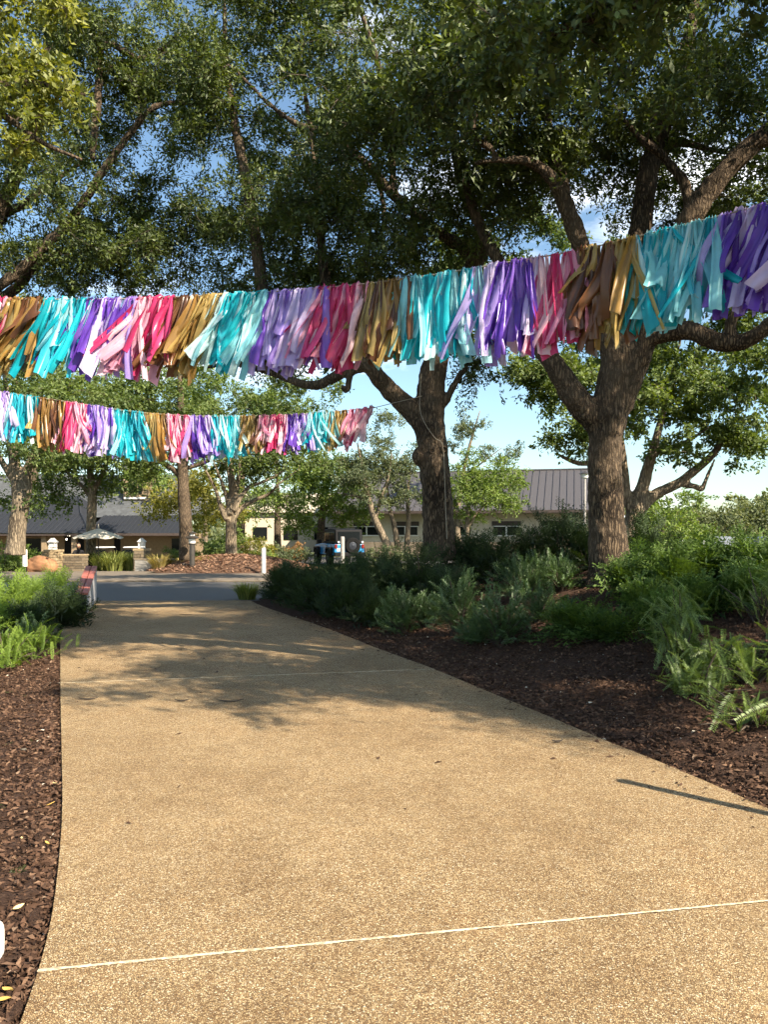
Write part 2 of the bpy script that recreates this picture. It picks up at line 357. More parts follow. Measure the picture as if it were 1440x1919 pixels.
def gz(x, y):
    """far terrain: falls away to the terrace on the left"""
    x = np.asarray(x, float); y = np.asarray(y, float)
    return -1.12 * sst(31, 50, y) * (1 - sst(-12, -4, x)) + 0.9 * sst(60, 120, y) * sst(5, 40, x) - 0.05

def grid(name, xs, ys, fz, mat, kind='structure', smooth=True):
    gx, gy = np.meshgrid(xs, ys); v = np.stack([gx, gy, fz(gx, gy)], -1).reshape(-1, 3)
    n = len(xs); i = (np.arange(len(ys) - 1)[:, None] * n + np.arange(n - 1)[None]).ravel()
    o = link(name, npmesh(name, v, np.stack([i, i + 1, i + n + 1, i + n], -1)), mat, None, smooth); return tag(o, kind=kind)
gxs = np.concatenate([[-900, -400, -200, -100], np.linspace(-60, 60, 61), [100, 200, 400, 900]])
gys = np.concatenate([[-60, -20], np.linspace(-6, 130, 69), [160, 220, 300, 500, 900, 1500]])
grid('ground', gxs, gys, gz, M['ground'])

def strip(name, lfun, rfun, ya, yb, n, z, mat, parent=None, across=8, depth=0.09):
    """sheet between a left and a right edge, ya/yb = (y at left edge, y at right edge) of its two ends, with a skirt"""
    vs = []
    for t in np.linspace(0, 1, n):
        yL = ya[0] + (yb[0] - ya[0]) * t; yR = ya[1] + (yb[1] - ya[1]) * t
        a = np.array([lfun(yL), yL]); b = np.array([rfun(yR), yR])
        for s in np.linspace(0, 1, across): vs.append((*(a + (b - a) * s), z))
    fs = [(i * across + j, i * across + j + 1, (i + 1) * across + j + 1, (i + 1) * across + j) for i in range(n - 1) for j in range(across - 1)]
    rim = [j for j in range(across)] + [i * across + across - 1 for i in range(1, n)] + [(n - 1) * across + j for j in range(across - 2, -1, -1)] + [i * across for i in range(n - 2, 0, -1)]
    b0 = len(vs); vs += [(vs[i][0], vs[i][1], z - depth) for i in rim]; k = len(rim)
    fs += [(rim[i], b0 + i, b0 + (i + 1) % k, rim[(i + 1) % k]) for i in range(k)]
    return MB().add(vs, fs).build(name, mat, parent)
# joints between the slabs: (y at left edge, y at right edge)
J1, J2 = (2.82, 3.50), (8.25, 9.10)
g1, g2 = 0.0085, 0.0045
pathbed = strip('path', lambda y: float(xl(y)) + 0.02, lambda y: float(xr(y)) - 0.02, (-4.5, -4.5), (18.3, 18.3), 60, -0.02, M['filler']); tag(pathbed, kind='structure')
for a, b_ in (((-4.6, -4.6), (J1[0] - g1, J1[1] - g1)), ((J1[0] + g1, J1[1] + g1), (J2[0] - g2, J2[1] - g2)), ((J2[0] + g2, J2[1] + g2), (18.35, 18.45))):
    strip('slab', lambda y: float(xl(y)), lambda y: float(xr(y)), a, b_, 50, 0.0, M['aggregate'], pathbed, 12)
for (a, b_), g, zz in (((J1[0], J1[1]), g1, 0.0035), ((J2[0], J2[1]), g2, 0.001)):
    n = 420; vs = []
    for i in range(n):
        s = i / (n - 1); y = a + (b_ - a) * s; x = xl(a) + (xr(b_) - xl(a)) * s
        ww = g * (0.75 + 0.25 * math.sin(i * 0.31) * math.sin(i * 0.083 + 1) + 0.55 * rng.random() ** 2) * (1.2 - 0.5 * s)
        vs += [(x, y - ww, zz - 0.002), (x, y, zz + 0.0015), (x, y + ww, zz - 0.002)]
    fs = [(3 * i + j, 3 * i + j + 1, 3 * i + 4 + j, 3 * i + 3 + j) for i in range(n - 1) for j in (0, 1)]
    MB().add(vs, fs).build('joint_filler', M['filler'], pathbed)

# road across the end of the path, bending away behind the hedge, and the parking lot
def sheet(name, poly, z, mat, kind='structure', depth=0.0):
    mb = MB()
    if depth: mb.prism(poly, 'z', z - depth, z)
    else: mb.add([(x, y, z) for x, y in poly], [tuple(range(len(poly)))])
    return tag(mb.build(name, mat), kind=kind)
arc = [(-1 + 9 * math.sin(a), 27.5 - 9 * math.cos(a)) for a in np.linspace(0, math.pi / 2, 10)]
road = sheet('road', [(-60, 18.4)] + arc + [(8, 42), (2.5, 42)] + [(2.5, 30.5)] + [(-2 + 4.5 * math.sin(a), 30.1 - 4.5 * math.cos(a)) for a in np.linspace(math.pi / 2, 0, 8)] + [(-60, 25.6)], -0.012, M['asphalt'])
sheet('parking_lot', [(-5.2, 40.5), (40, 40.5), (40, 53), (-5.2, 53)], 0.0, M['asphalt'])
# gutter, kerb and far pavement
kerb = empty('kerb', (0, 0, 0)); tag(kerb, kind='structure')
xk = -44.0
while xk < -3.0:
    MB().box((xk + 1.19, 26.1, 0.015), (2.37, 0.9, 0.06)).build('kerb_stone', M['curb'], kerb, 0.015); xk += 2.4
gutter = sheet('pavement', [(-46, 26.55), (-3.0, 26.55), (-3.0, 30.6), (-46, 30.6)], 0.02, M['curb'], depth=0.08)
terrace = grid('terrace', np.linspace(-48, -9.5, 30), np.linspace(30.6, 56, 26), lambda x, y: gz(x, y) + 0.068 - 0.0 * x, M['curb'])

# planting beds
def bed(name, f, side, y0, y1, wid, n, k, mat):
    ys = np.linspace(y0, y1, n); vs = []
    for y in ys:
        e = xr(y) if side > 0 else xl(y)
        dd = np.concatenate([[-0.05], wid * np.linspace(0, 1, k) ** 1.6])
        for d in dd:
            x = e + side * d; z = f(x, y) if d > 0 else -0.06
            vs.append((x, y, float(z) + (0.012 * rng.normal() if d > 0.02 else 0)))
    kk = k + 1; i = (np.arange(n - 1)[:, None] * kk + np.arange(kk - 1)[None]).ravel()
    f_ = np.stack([i, i + 1, i + kk + 1, i + kk], -1)
    if side < 0: f_ = f_[:, ::-1]
    o = link(name, npmesh(name, np.array(vs), f_), mat, None, True); return tag(o, kind='structure')
bed('mulch_bed', h_right, 1, -4.5, 21.2, 16, 300, 80, M['mulch'])
bed('mulch_bed', h_left, -1, -4.5, 18.3, 9, 280, 60, M['mulch'])

def chips(name, f, side, n, y0, y1, wmax, wmin=-0.0, size=1.0, p=1.4):
    y = y0 + (y1 - y0) * rng.random(n) ** p; d = wmin + (wmax - wmin) * rng.random(n) ** 1.3
    x = (xr(y) if side > 0 else xl(y)) + side * d
    z = f(x, y) + 0.006 + 0.016 * rng.random(n)
    c = np.stack([x, y, z], -1)
    ln = (0.007 + 0.027 * rng.random(n) ** 2.2) * size; wd = ln * (0.14 + 0.3 * rng.random(n)); th = 0.004 * size
    a = rng.random(n) * 2 * np.pi; u = np.stack([np.cos(a), np.sin(a), rng.normal(0, 0.35, n)], -1); u = rn(u)
    nn = rn(np.stack([rng.normal(0, 0.4, n), rng.normal(0, 0.4, n), np.ones(n)], -1)); s = rn(np.cross(nn, u)); nn = np.cross(u, s)
    U, Sd, N = u * ln[:, None], s * wd[:, None], nn * th
    v = np.stack([c - U - N, c - 0.2 * U + Sd - N, c + U - N, c + 0.1 * U - Sd + N * 1.5], 1)
    q = np.arange(n)[:, None] * 4
    f_ = np.concatenate([q + [0, 3, 1], q + [1, 3, 2]])
    tint = np.repeat(np.clip(rng.beta(1.6, 2.4, n) * 0.97 + (rng.random(n) > 0.992) * 0.6, 0, 1), 4)
    o = link(name, npmesh(name, v.reshape(-1, 3), f_, tint), M['chip']); return o
tag(chips('bark_mulch', h_right, 1, 50000, 3.9, 15, 3.6, 0.0, 1.15), 'shredded dark brown bark mulch covering the sloping right bed', 'mulch', kind='stuff')
tag(chips('bark_mulch', h_left, -1, 44000, 1.9, 11, 2.2, 0.0, 1.0), 'shredded brown bark mulch in the flat bed left of the path', 'mulch', kind='stuff')
# stray chips on the paving
def litter(n):
    y = 4 + 14 * rng.random(n) ** 1.2; s = rng.random(n)
    near = rng.random(n) < 0.72
    x = np.where(near, xr(y) - 0.35 * rng.random(n) ** 2, xl(y) + s * (xr(y) - xl(y)))
    c = np.stack([x, y, np.full(n, 0.006)], -1); ln = 0.012 + 0.03 * rng.random(n) ** 2 + (~near) * 0.012 * rng.random(n); a = rng.random(n) * 6.3
    u = np.stack([np.cos(a), np.sin(a), 0 * a], -1); s_ = np.stack([-np.sin(a), np.cos(a), 0 * a], -1) * (ln * 0.3)[:, None]; U = u * ln[:, None]
    v = np.stack([c - U, c + s_, c + U, c - s_, c + [0, 0, 0.008]], 1); q = np.arange(n)[:, None] * 5
    f_ = np.concatenate([q + [0, 1, 4], q + [1, 2, 4], q + [2, 3, 4], q + [3, 0, 4]])[:, ::-1]
    return link('bark_litter', npmesh('bark_litter', v.reshape(-1, 3), f_, np.repeat(rng.random(n) * 0.5, 5)), M['chip'])
tag(litter(240), 'stray bark flecks scattered on the tan path', 'bark litter', kind='stuff')
# a few larger pieces lying on the path, told apart in the photograph
def curl(px, py, ln, ang, label, name='bark_piece', mat='twig', z=0.004):
    d = EYE * FPX / (py - HY); c = np.array([X(px, d), d, z])
    t = np.linspace(-1, 1, 7); p = np.stack([t * ln * math.cos(ang) - t * t * ln * 0.25 * math.sin(ang), t * ln * math.sin(ang) + t * t * ln * 0.25 * math.cos(ang), 0.008 + 0.01 * t * t], -1)
    e = MB().tube(p, 0.008 * (1.1 - t * t * 0.8)).build(name, M[mat], None, loc=tuple(c)); return tag(e, label, 'bark', 'bark pieces on the path')
curl(430, 1316, 0.13, 0.05, 'dark curl of bark on the path below the second joint, the largest one')
curl(340, 1315, 0.07, 0.1, 'thin dark bark sliver left of the largest bark curl on the path')
curl(165, 1312, 0.09, 0.2, 'dark bark twig on the path near its left edge')
curl(1046, 1392, 0.045, 0.15, 'small curved bark sliver on sunlit path near the right bed')
curl(348, 1153, 0.16, 0.0, 'dark bark piece on the shaded far part of the path')
# ------------------------------------------------------------------ trees
def leaves(cen, rad, k, ln, wd, up=0.5, droop=0.25, ntw=7, flat=0.75):
    """leaf quads in clumps: returns leaf verts/faces/tint and twig segments"""
    N = len(cen); tw = rn(rng.normal(0, 1, (N, ntw, 3)) * [1, 1, flat] + [0, 0, 0.1])
    tl = rad[:, None] * (0.55 + 0.75 * rng.random((N, ntw)))
    ci = np.repeat(np.arange(N), k); tj = rng.integers(0, ntw, N * k); t = 0.12 + 0.9 * rng.random(N * k) ** 0.75
    td = tw[ci, tj]; n = N * k
    base = cen[ci] + td * (tl[ci, tj] * t)[:, None] + rng.normal(0, 1, (n, 3)) * (rad[ci] * 0.10)[:, None] - np.array([0, 0, 1.0]) * (droop * rad[ci] * t * t)[:, None]
    u = rn(td * 0.7 + rng.normal(0, 0.75, (n, 3)) + [0, 0, -0.2]); nn = rn(rng.normal(0, 1, (n, 3)) + [0, 0, up])
    s = rn(np.cross(u, nn)); nn = np.cross(s, u)
    l = ln * (0.65 + 0.7 * rng.random(n)); ww = wd * (0.7 + 0.6 * rng.random(n))
    U = u * l[:, None]; Sd = s * ww[:, None] * 0.5; Nn = nn * (l * 0.10)[:, None]
    v = np.stack([base, base + U * 0.45 + Sd + Nn, base + U, base + U * 0.45 - Sd + Nn], 1).reshape(-1, 3)
    f = np.arange(n * 4).reshape(-1, 4)
    ct = rng.random(N) * 0.5
    tint = np.clip(ct[ci] + 0.5 * rng.random(n) ** 1.3, 0, 1)
    return v, f, np.repeat(tint, 4), tw, tl
# openings in the crowns through which the sun reaches these places
GAPS = [((3.5, 11.6, 1.75), 0.62), ((3.55, 11.65, 2.85), 0.45), ((1.15, 14.2, 2.6), 0.5), ((1.1, 14.2, 3.3), 0.35), (tuple(P(1275, 1240, 7.3)), 0.65), (tuple(P(1330, 1350, 6.1)), 0.45), (tuple(P(1310, 1090, 10.2)), 0.8), (tuple(P(1160, 1110, 10.6)), 0.45),
        (tuple(P(30, 1225, 9.2)), 0.9), (tuple(P(70, 1105, 13.8)), 0.9), (tuple(P(1000, 1080, 12)), 0.45), (tuple(P(860, 1130, 11.5)), 0.4), (tuple(P(440, 1050, 33)), 1.2), (tuple(P(60, 160, 7.2)), 1.3), ((-3.3, 9.4, 0), 0.45), ((-1.2, 9.9, 0), 0.3), (tuple(P(300, 620, 8.6)), 0.7), (tuple(P(120, 640, 8.7)), 0.8), (tuple(P(1180, 520, 7.2)), 0.5), (tuple(P(600, 800, 14)), 0.7), (tuple(P(300, 810, 13.7)), 0.6), (tuple(P(165, 1085, 16.6)), 0.7), (tuple(P(1290, 500, 7.0)), 0.55), (tuple(P(1010, 570, 7.6)), 0.5), (tuple(P(800, 600, 8.0)), 0.55), (tuple(P(500, 630, 8.3)), 0.4), (tuple(P(1150, 1030, 11.6)), 0.4)]
def sun_open(c):
    ts = np.array(to_sun); ok = np.ones(len(c), bool)
    for p, r in GAPS:
        v = c - np.array(p); t = v @ ts; dist = np.linalg.norm(v - np.outer(t, ts), axis=1); ok &= ~((t > 0.8) & (dist < r))
    return ok
def crown_points(ells, world=False, bough=0.0):
    cs, rs = [], []
    for e in ells:
        if len(e) == 8 or world: cx, cy, cz, rx, ry, rz, n, r = e; c = np.array([cx, cy, cz]); rr = np.array([rx, ry, rz])
        else:
            px, py, d, rx, ry, rd, n = e; c = P(px, py, d); rr = np.array([rx * d / FPX, rd, ry * d / FPX]); r = None
        nb = max(1, n // 5) if bough else n          # leaf clumps gather on boughs, with gaps between
        q = rn(rng.normal(0, 1, (nb, 3))) * (rng.random((nb, 1)) ** 0.42)
        if bough and n > 8: cs.append((c + q * rr)[rng.integers(0, nb, n)] + rng.normal(0, bough, (n, 3)) * [1, 1, 0.6])
        else: cs.append(c + (q if nb == n else rn(rng.normal(0, 1, (n, 3))) * (rng.random((n, 1)) ** 0.42)) * rr)
        rs.append(np.full(n, r if r else 0.0))
    return np.vstack(cs), np.concatenate(rs)
def tree(name, label, limbs, ells, leafmat_, bark, clump=0.45, k=150, ln=0.085, wd=0.03, sides=10, voxel=None, group=None, twig_r=0.006, ntw=7, px=True, cat='tree', maxlink=99, base=None, droop=0.25, wobble=0.03, gaps=True, bough=0.0):
    """limbs: [([(px,py,depth)..],[radius..])..], first is the trunk from its base"""
    L_ = []
    for pts, rad in limbs:
        q = np.array([P(*p) for p in pts]) if px else np.array(pts, float)
        L_.append(smooth_path(q, rad, 5))
    b0 = L_[0][0][0].copy() if base is None else np.array(base)
    root = empty(name, tuple(b0), 0, label, cat, group)
    v, f = cat_vf([tube(p - b0, r, sides, True, wobble) for p, r in L_])
    tr = link('trunk', npmesh('trunk', v, f), bark, root, True)
    if voxel:
        m = tr.modifiers.new('fuse', 'REMESH'); m.mode = 'VOXEL'; m.voxel_size = voxel; m.use_smooth_shade = True
        m2 = tr.modifiers.new('soft', 'SMOOTH'); m2.factor = 0.5; m2.iterations = 4
        if voxel < 0.04:
            tx = bpy.data.textures.new('bark_lumps', 'CLOUDS'); tx.noise_scale = 0.16; tx.noise_depth = 3
            m3 = tr.modifiers.new('lumps', 'DISPLACE'); m3.texture = tx; m3.strength = 0.055; m3.mid_level = 0.5; m3.texture_coords = 'LOCAL'
    cen, rs = crown_points(ells, not px, bough); rs = np.where(rs > 0, rs, clump) * (0.75 + 0.5 * rng.random(len(cen)))
    if gaps: ok_ = sun_open(cen); cen, rs = cen[ok_], rs[ok_]
    # skeleton
    nodes = np.vstack([p for p, r in L_]); nr = np.concatenate([r for p, r in L_])
    lim = [max(1, int(len(p) * 0.35)) for p, r in L_]
    ok = np.concatenate([np.arange(len(p)) >= (lm if i == 0 else 1) for i, ((p, r), lm) in enumerate(zip(L_, lim))])
    nodes, nr = list(nodes[ok]), list(nr[ok])
    d0 = np.array([np.min(np.linalg.norm(np.array(nodes) - c, axis=1)) for c in cen]); order = np.argsort(d0)
    parts = []; A = np.array(nodes); Ar = np.array(nr)
    for i in order:
        c = cen[i]; dv = np.linalg.norm(A - c, axis=1) * (1 + 0.25 * (A[:, 2] > c[2])); j = int(np.argmin(dv)); p0, r0 = A[j], Ar[j]
        D = np.linalg.norm(c - p0)
        if D > maxlink: continue
        n = 3 + min(5, int(D / 0.5)); t = np.linspace(0, 1, n)[:, None]
        side = rng.normal(0, 1, 3) * D * 0.14; side[2] = abs(side[2]) * 0.8
        p = p0 * (1 - t) + c * t + side * (4 * t * (1 - t)) * 0.7 + rng.normal(0, 0.02 * min(D, 1.5), (n, 3)) * (t * (1 - t) * 4)
        ra = min(0.62 * r0, twig_r * 1.8 + 0.011 * D); r = np.linspace(ra, twig_r, n)
        parts.append(tube(p - b0, r, 3 if ra < 0.025 else 6, False))
        A = np.vstack([A, p[1:]]); Ar = np.concatenate([Ar, r[1:]])
    v, f, tint, tw, tl = leaves(cen, rs, k, ln, wd, ntw=ntw, droop=droop)
    # twigs inside each clump as thin three-sided bars
    e = cen[:, None] + tw * tl[..., None] - np.array([0, 0, 1.0]) * (droop * rs[:, None, None] * 0.9)
    keep = 4 if ntw > 6 else 2; a = np.repeat(cen[:, None], tw.shape[1], 1)[:, :keep].reshape(-1, 3); e = e[:, :keep].reshape(-1, 3); ax = rn(e - a)
    s1 = rn(np.cross(ax, [0.3, 0.2, 0.9])); s2 = np.cross(ax, s1); r_ = twig_r * 0.7
    ring = lambda q, rr: np.stack([q + s1 * rr, q + (-0.5 * s1 + 0.87 * s2) * rr, q + (-0.5 * s1 - 0.87 * s2) * rr], 1)
    tv = np.concatenate([ring(a, r_), ring(e, r_ * 0.3)], 1).reshape(-1, 3) - b0; q = np.arange(len(a))[:, None] * 6
    tf = np.concatenate([q + [0, 1, 4, 3], q + [1, 2, 5, 4], q + [2, 0, 3, 5]])
    parts.append((tv, tf)); bv, bf = cat_vf(parts)
    br = link('branches', npmesh('branches', bv, bf), M['twig'] if bark is M['bark_oak'] else bark, root, True); br['kind'] = 'stuff'
    cr = link('crown', npmesh('crown', v - b0, f, tint), leafmat_, root); cr['kind'] = 'stuff'
    return root

OAK = dict(ln=0.09, wd=0.034, clump=0.44, k=155, bough=0.34, bark=M['bark_oak'])
# right oak beside the path
d = 12.0
T1 = tree('oak_tree', 'large oak with furrowed trunk forking low, nearest trunk right of the path', [
    ([(1150, 1092, d), (1147, 1070, d), (1142, 1035, d), (1138, 980, d), (1135, 900, d), (1135, 835, d), (1139, 780, d), (1152, 700, d), (1166, 600, d), (1192, 490, d), (1205, 400, d + .1), (1216, 320, d + .2), (1238, 250, d + .3), (1275, 140, d + .4), (1300, 30, d + .5), (1310, -120, d + .5)],
     [0.46, 0.365, 0.315, 0.28, 0.265, 0.26, 0.27, 0.24, 0.215, 0.18, 0.17, 0.16, 0.14, 0.11, 0.09, 0.05]),
    ([(1148, 800, d), (1172, 730, d), (1196, 670, d - .1), (1218, 600, d - .2), (1258, 480, d - .4), (1300, 400, d - .6), (1362, 318, d - .8), (1440, 250, d - 1), (1520, 190, d - 1.2), (1600, 60, d - 1.5)],
     [0.2, 0.215, 0.2, 0.185, 0.165, 0.165, 0.15, 0.14, 0.12, 0.07]),
    ([(1135, 815, d), (1100, 770, d), (1072, 735, d), (1038, 682, d), (1008, 636, d + .1), (978, 560, d + .2), (930, 480, d + .5), (890, 400, d + .8), (870, 320, d + 1), (865, 200, d + 1.1)],
     [0.18, 0.21, 0.195, 0.165, 0.145, 0.12, 0.1, 0.08, 0.06, 0.03]),
    ([(1150, 690, d), (1120, 570, d - .1), (1092, 470, d - .2), (1064, 392, d - .3), (1035, 335, d - .4), (995, 303, d - .5), (950, 300, d - .6), (890, 306, d - .7)],
     [0.12, 0.15, 0.145, 0.125, 0.095, 0.07, 0.055, 0.03]),
    ([(1062, 390, d - .3), (1056, 335, d - .3), (1036, 285, d - .3), (1030, 230, d - .3), (1010, 120, d - .3)], [0.085, 0.08, 0.065, 0.055, 0.03]),
    ([(935, 303, d - .6), (915, 275, d - .7), (890, 255, d - .8), (888, 225, d - .8), (905, 190, d - .8)], [0.05, 0.055, 0.05, 0.04, 0.03]),
    ([(1190, 680, d), (1218, 634, d - .2), (1290, 620, d - .4), (1345, 640, d - .6), (1395, 640, d - .8), (1440, 612, d - 1), (1500, 560, d - 1.2), (1560, 470, d - 1.4)],
     [0.12, 0.145, 0.14, 0.13, 0.12, 0.11, 0.1, 0.05]),
    ([(1372, 636, d - .7), (1370, 605, d - .7), (1385, 582, d - .75), (1412, 572, d - .8), (1450, 582, d - .9), (1500, 560, d - 1)], [0.08, 0.085, 0.08, 0.07, 0.06, 0.03]),
    ([(1296, 404, d - .6), (1284, 345, d - .5), (1250, 300, d - .4), (1205, 262, d - .4), (1170, 225, d - .4)], [0.085, 0.08, 0.07, 0.055, 0.03]),
    ([(1216, 340, d + .2), (1260, 270, d + .4), (1330, 280, d + .6), (1380, 290, d + .8)], [0.08, 0.07, 0.05, 0.03]),
    ] + [([(1143 + dx * 0.3, 1040, d), (1146 + dx * 0.8, 1075, d - .05 + dd_), (1147 + dx * 1.5, 1102, d - .1 + dd_ * 2)], [0.13, 0.13, 0.07]) for dx, dd_ in ((-30, 0), (30, 0), (-8, -.16), (16, -.14), (0, .2))],
    [(1180, 120, 12.2, 330, 190, 2.8, 230), (850, 150, 11.3, 220, 180, 2.2, 170), (1390, 300, 12.5, 150, 140, 2.2, 70), (960, 250, 12.3, 190, 75, 1.6, 55), (1240, 300, 13.2, 190, 90, 1.4, 55),
        (930, 400, 14.2, 110, 70, 1.2, 26), (1400, 520, 12.8, 80, 60, 1.2, 16), (1120, 330, 14.0, 160, 110, 1.2, 40), (1200, -150, 12, 500, 160, 3, 120), (910, 330, 12.2, 140, 60, 1.4, 36), (760, 380, 12.6, 70, 60, 1.0, 14)],
    M['oak_leaf'], sides=18, voxel=0.032, **OAK)
# middle oak
d = 14.5
T2 = tree('oak_tree', 'oak with two round knots on its trunk, standing in the dark hedge', [
    ([(824, 1050, d), (823, 1010, d), (821, 960, d), (817, 905, d), (813, 860, d), (808, 815, d), (806, 780, d), (808, 735, d), (814, 690, d), (826, 640, d), (856, 560, d), (893, 490, d), (908, 455, d), (898, 415, d + .1), (878, 380, d + .2), (862, 330, d + .3), (852, 260, d + .3), (840, 120, d + .4), (830, -60, d + .4)],
     [0.34, 0.305, 0.29, 0.28, 0.29, 0.285, 0.275, 0.26, 0.25, 0.23, 0.19, 0.16, 0.125, 0.115, 0.11, 0.10, 0.09, 0.07, 0.04]),
    ([(800, 815, d), (778, 775, d), (752, 752, d), (722, 722, d - .1), (700, 694, d - .2), (678, 662, d - .2), (640, 600, d - .1), (610, 520, d + .1), (600, 430, d + .3), (590, 300, d + .5), (560, 100, d + .7)],
     [0.18, 0.20, 0.185, 0.165, 0.15, 0.14, 0.12, 0.10, 0.085, 0.07, 0.04]),
    ([(895, 498, d), (868, 466, d), (830, 440, d), (785, 405, d), (740, 368, d), (690, 310, d), (650, 278, d), (600, 246, d), (560, 234, d), (510, 200, d + .1), (440, 130, d + .2)],
     [0.11, 0.12, 0.11, 0.10, 0.095, 0.085, 0.08, 0.07, 0.06, 0.045, 0.03]),
    ([(690, 684, d - .2), (655, 694, d - .1), (628, 706, d), (595, 722, d + .1), (560, 718, d + .2), (520, 702, d + .3), (480, 690, d + .4), (430, 682, d + .5), (380, 690, d + .6)],
     [0.10, 0.105, 0.10, 0.09, 0.08, 0.07, 0.06, 0.045, 0.03]),
    ([(505, 698, d + .4), (500, 620, d + .5), (492, 540, d + .6), (482, 470, d + .7), (474, 410, d + .8), (462, 340, d + .8), (450, 280, d + .9), (438, 220, d + .9), (425, 120, d + 1), (420, 0, d + 1)],
     [0.12, 0.13, 0.125, 0.12, 0.115, 0.11, 0.105, 0.085, 0.06, 0.04]),
    ([(655, 690, d - .1), (654, 712, d - .15), (650, 732, d - .2), (640, 722, d - .3)], [0.07, 0.07, 0.06, 0.04]),
    ([(822, 770, d), (836, 752, d - .1), (848, 728, d - .1), (864, 702, d - .1), (890, 660, d)], [0.07, 0.075, 0.065, 0.06, 0.035]),
    ([(790, 868, d - .05), (783, 856, d - .1), (786, 842, d - .05)], [0.10, 0.12, 0.09]),
    ([(740, 362, d), (730, 260, d - .2), (715, 150, d - .4), (690, 60, d - .6), (650, -40, d - .8)], [0.07, 0.065, 0.06, 0.05, 0.03]),
    ([(722, 430, d + .4), (718, 380, d + .4), (708, 340, d + .4), (690, 320, d + .3)], [0.05, 0.05, 0.045, 0.03]),
    ], [(640, 380, 14.6, 150, 150, 2.2, 120), (480, 450, 15.2, 140, 110, 2.0, 80), (650, 110, 15, 90, 130, 2.0, 50), (510, 645, 15.6, 170, 55, 1.4, 46), (830, 430, 15, 120, 90, 1.6, 46), (430, 150, 15.6, 140, 150, 2, 100), (560, 480, 16.2, 120, 70, 1.5, 40), (540, 300, 16, 90, 110, 1.5, 50), (560, 70, 16, 90, 90, 1.5, 30),
        (620, 560, 14.8, 90, 60, 1.2, 24), (720, 500, 15.2, 120, 60, 1.4, 34), (900, 700, 14.6, 60, 50, .8, 8), (700, -60, 15, 300, 100, 2.5, 60), (700, 250, 13.4, 70, 60, 1, 16), (560, 560, 18.5, 150, 60, 1.6, 50), (750, 560, 18.5, 110, 55, 1.6, 40)],
    M['oak_leaf'], sides=18, voxel=0.032, **OAK)
# knots and cable on the middle oak
for (kx, ky, r) in ((810, 845, 0.052), (832, 842, 0.065)):
    c = P(kx, ky, 14.5 - 0.285 + abs(kx - 815) * 0.0022); prof = [(r * 1.25, 0.04), (r * 1.15, -0.012), (r * 0.9, -0.035), (r * 0.6, -0.03), (r * 0.45, 0.0), (r * 0.2, 0.02)]
    k_ = MB().lathe(prof, 20, (0, 0, 0), 'y').build('knot', M['bark_oak'], T2, smooth=True); k_.location = Vector(c) - T2.location
cab = [P(790, 700, 14.2), P(787, 760, 14.2), P(795, 790, 14.19), P(815, 820, 14.18), P(830, 835, 14.19), P(834, 900, 14.23), P(836, 960, 14.22), P(838, 1010, 14.2)]
cp, cr_ = smooth_path(cab, np.full(len(cab), 0.008), 5)
cbl = MB().tube(cp, cr_, 5).build('cable', M['rope'], None); tag(cbl, 'thin pale cable running down the trunk with two knots', 'cable')

# oak just right of the frame: its boughs hang into the top of the picture and shade the far path
T3 = tree('oak_tree', 'oak mostly right of the frame, its dark leafy boughs hanging in from the top', [
    ([(8.6, 3.6, 0.3), (8.55, 3.55, 1.2), (8.4, 3.5, 2.6), (8.0, 3.4, 4.2), (7.3, 3.4, 6.0), (6.6, 3.5, 7.6), (6.2, 3.4, 9.0)], [0.42, 0.34, 0.30, 0.26, 0.2, 0.13, 0.06]),
    ([(8.35, 3.5, 2.8), (7.2, 4.2, 4.6), (5.6, 5.0, 5.8), (4.2, 5.9, 6.4), (2.8, 6.8, 6.5), (1.6, 7.4, 6.4)], [0.18, 0.17, 0.14, 0.1, 0.07, 0.03]),
    ([(8.5, 3.4, 3.2), (9.0, 2.5, 5.0), (9.4, 1.6, 6.6), (9.6, 1.0, 8.0)], [0.16, 0.14, 0.1, 0.05]),
    ([(8.2, 3.5, 3.4), (9.4, 4.6, 5.0), (10.4, 5.4, 6.4)], [0.14, 0.11, 0.05]),
    ([(7.6, 3.4, 5.2), (8.2, 4.8, 6.6), (8.9, 6.0, 8.0), (9.3, 6.8, 9.4)], [0.15, 0.13, 0.1, 0.05]),
    ], [(6.1, 3.3, 7.1, 3.2, 2.7, 1.9, 270, 0.58), (8.6, 2.6, 7.4, 2.0, 1.9, 1.6, 60, 0.6), (9.6, 0.9, 7.9, 2.0, 1.8, 1.5, 110, 0.62), (5.0, 5.6, 9.2, 2.2, 1.8, 0.9, 80, 0.6), (8.4, 8.6, 10.6, 2.2, 1.8, 1.5, 90, 0.6), (0.8, 9.0, 7.0, 1.2, 0.9, 0.6, 34, 0.42), (9.3, 6.9, 9.0, 2.7, 2.3, 2.5, 150, 0.62), (6.3, 7.2, 8.1, 2.1, 1.9, 1.5, 160, 0.6), (2.6, 6.0, 7.9, 1.9, 1.4, 0.8, 80, 0.5), (2.8, 4.2, 8.0, 1.7, 1.5, 0.8, 65, 0.52), (4.3, 5.9, 6.9, 1.7, 1.2, 0.8, 50, 0.45), (2.6, 7.0, 6.5, 1.5, 0.9, 0.5, 34, 0.38), (1.0, 7.6, 6.6, 1.3, 0.8, 0.4, 24, 0.36)],
    M['oak_leaf'], M['bark_oak'], k=130, ln=0.10, wd=0.044, bough=0.3, sides=12, px=False)
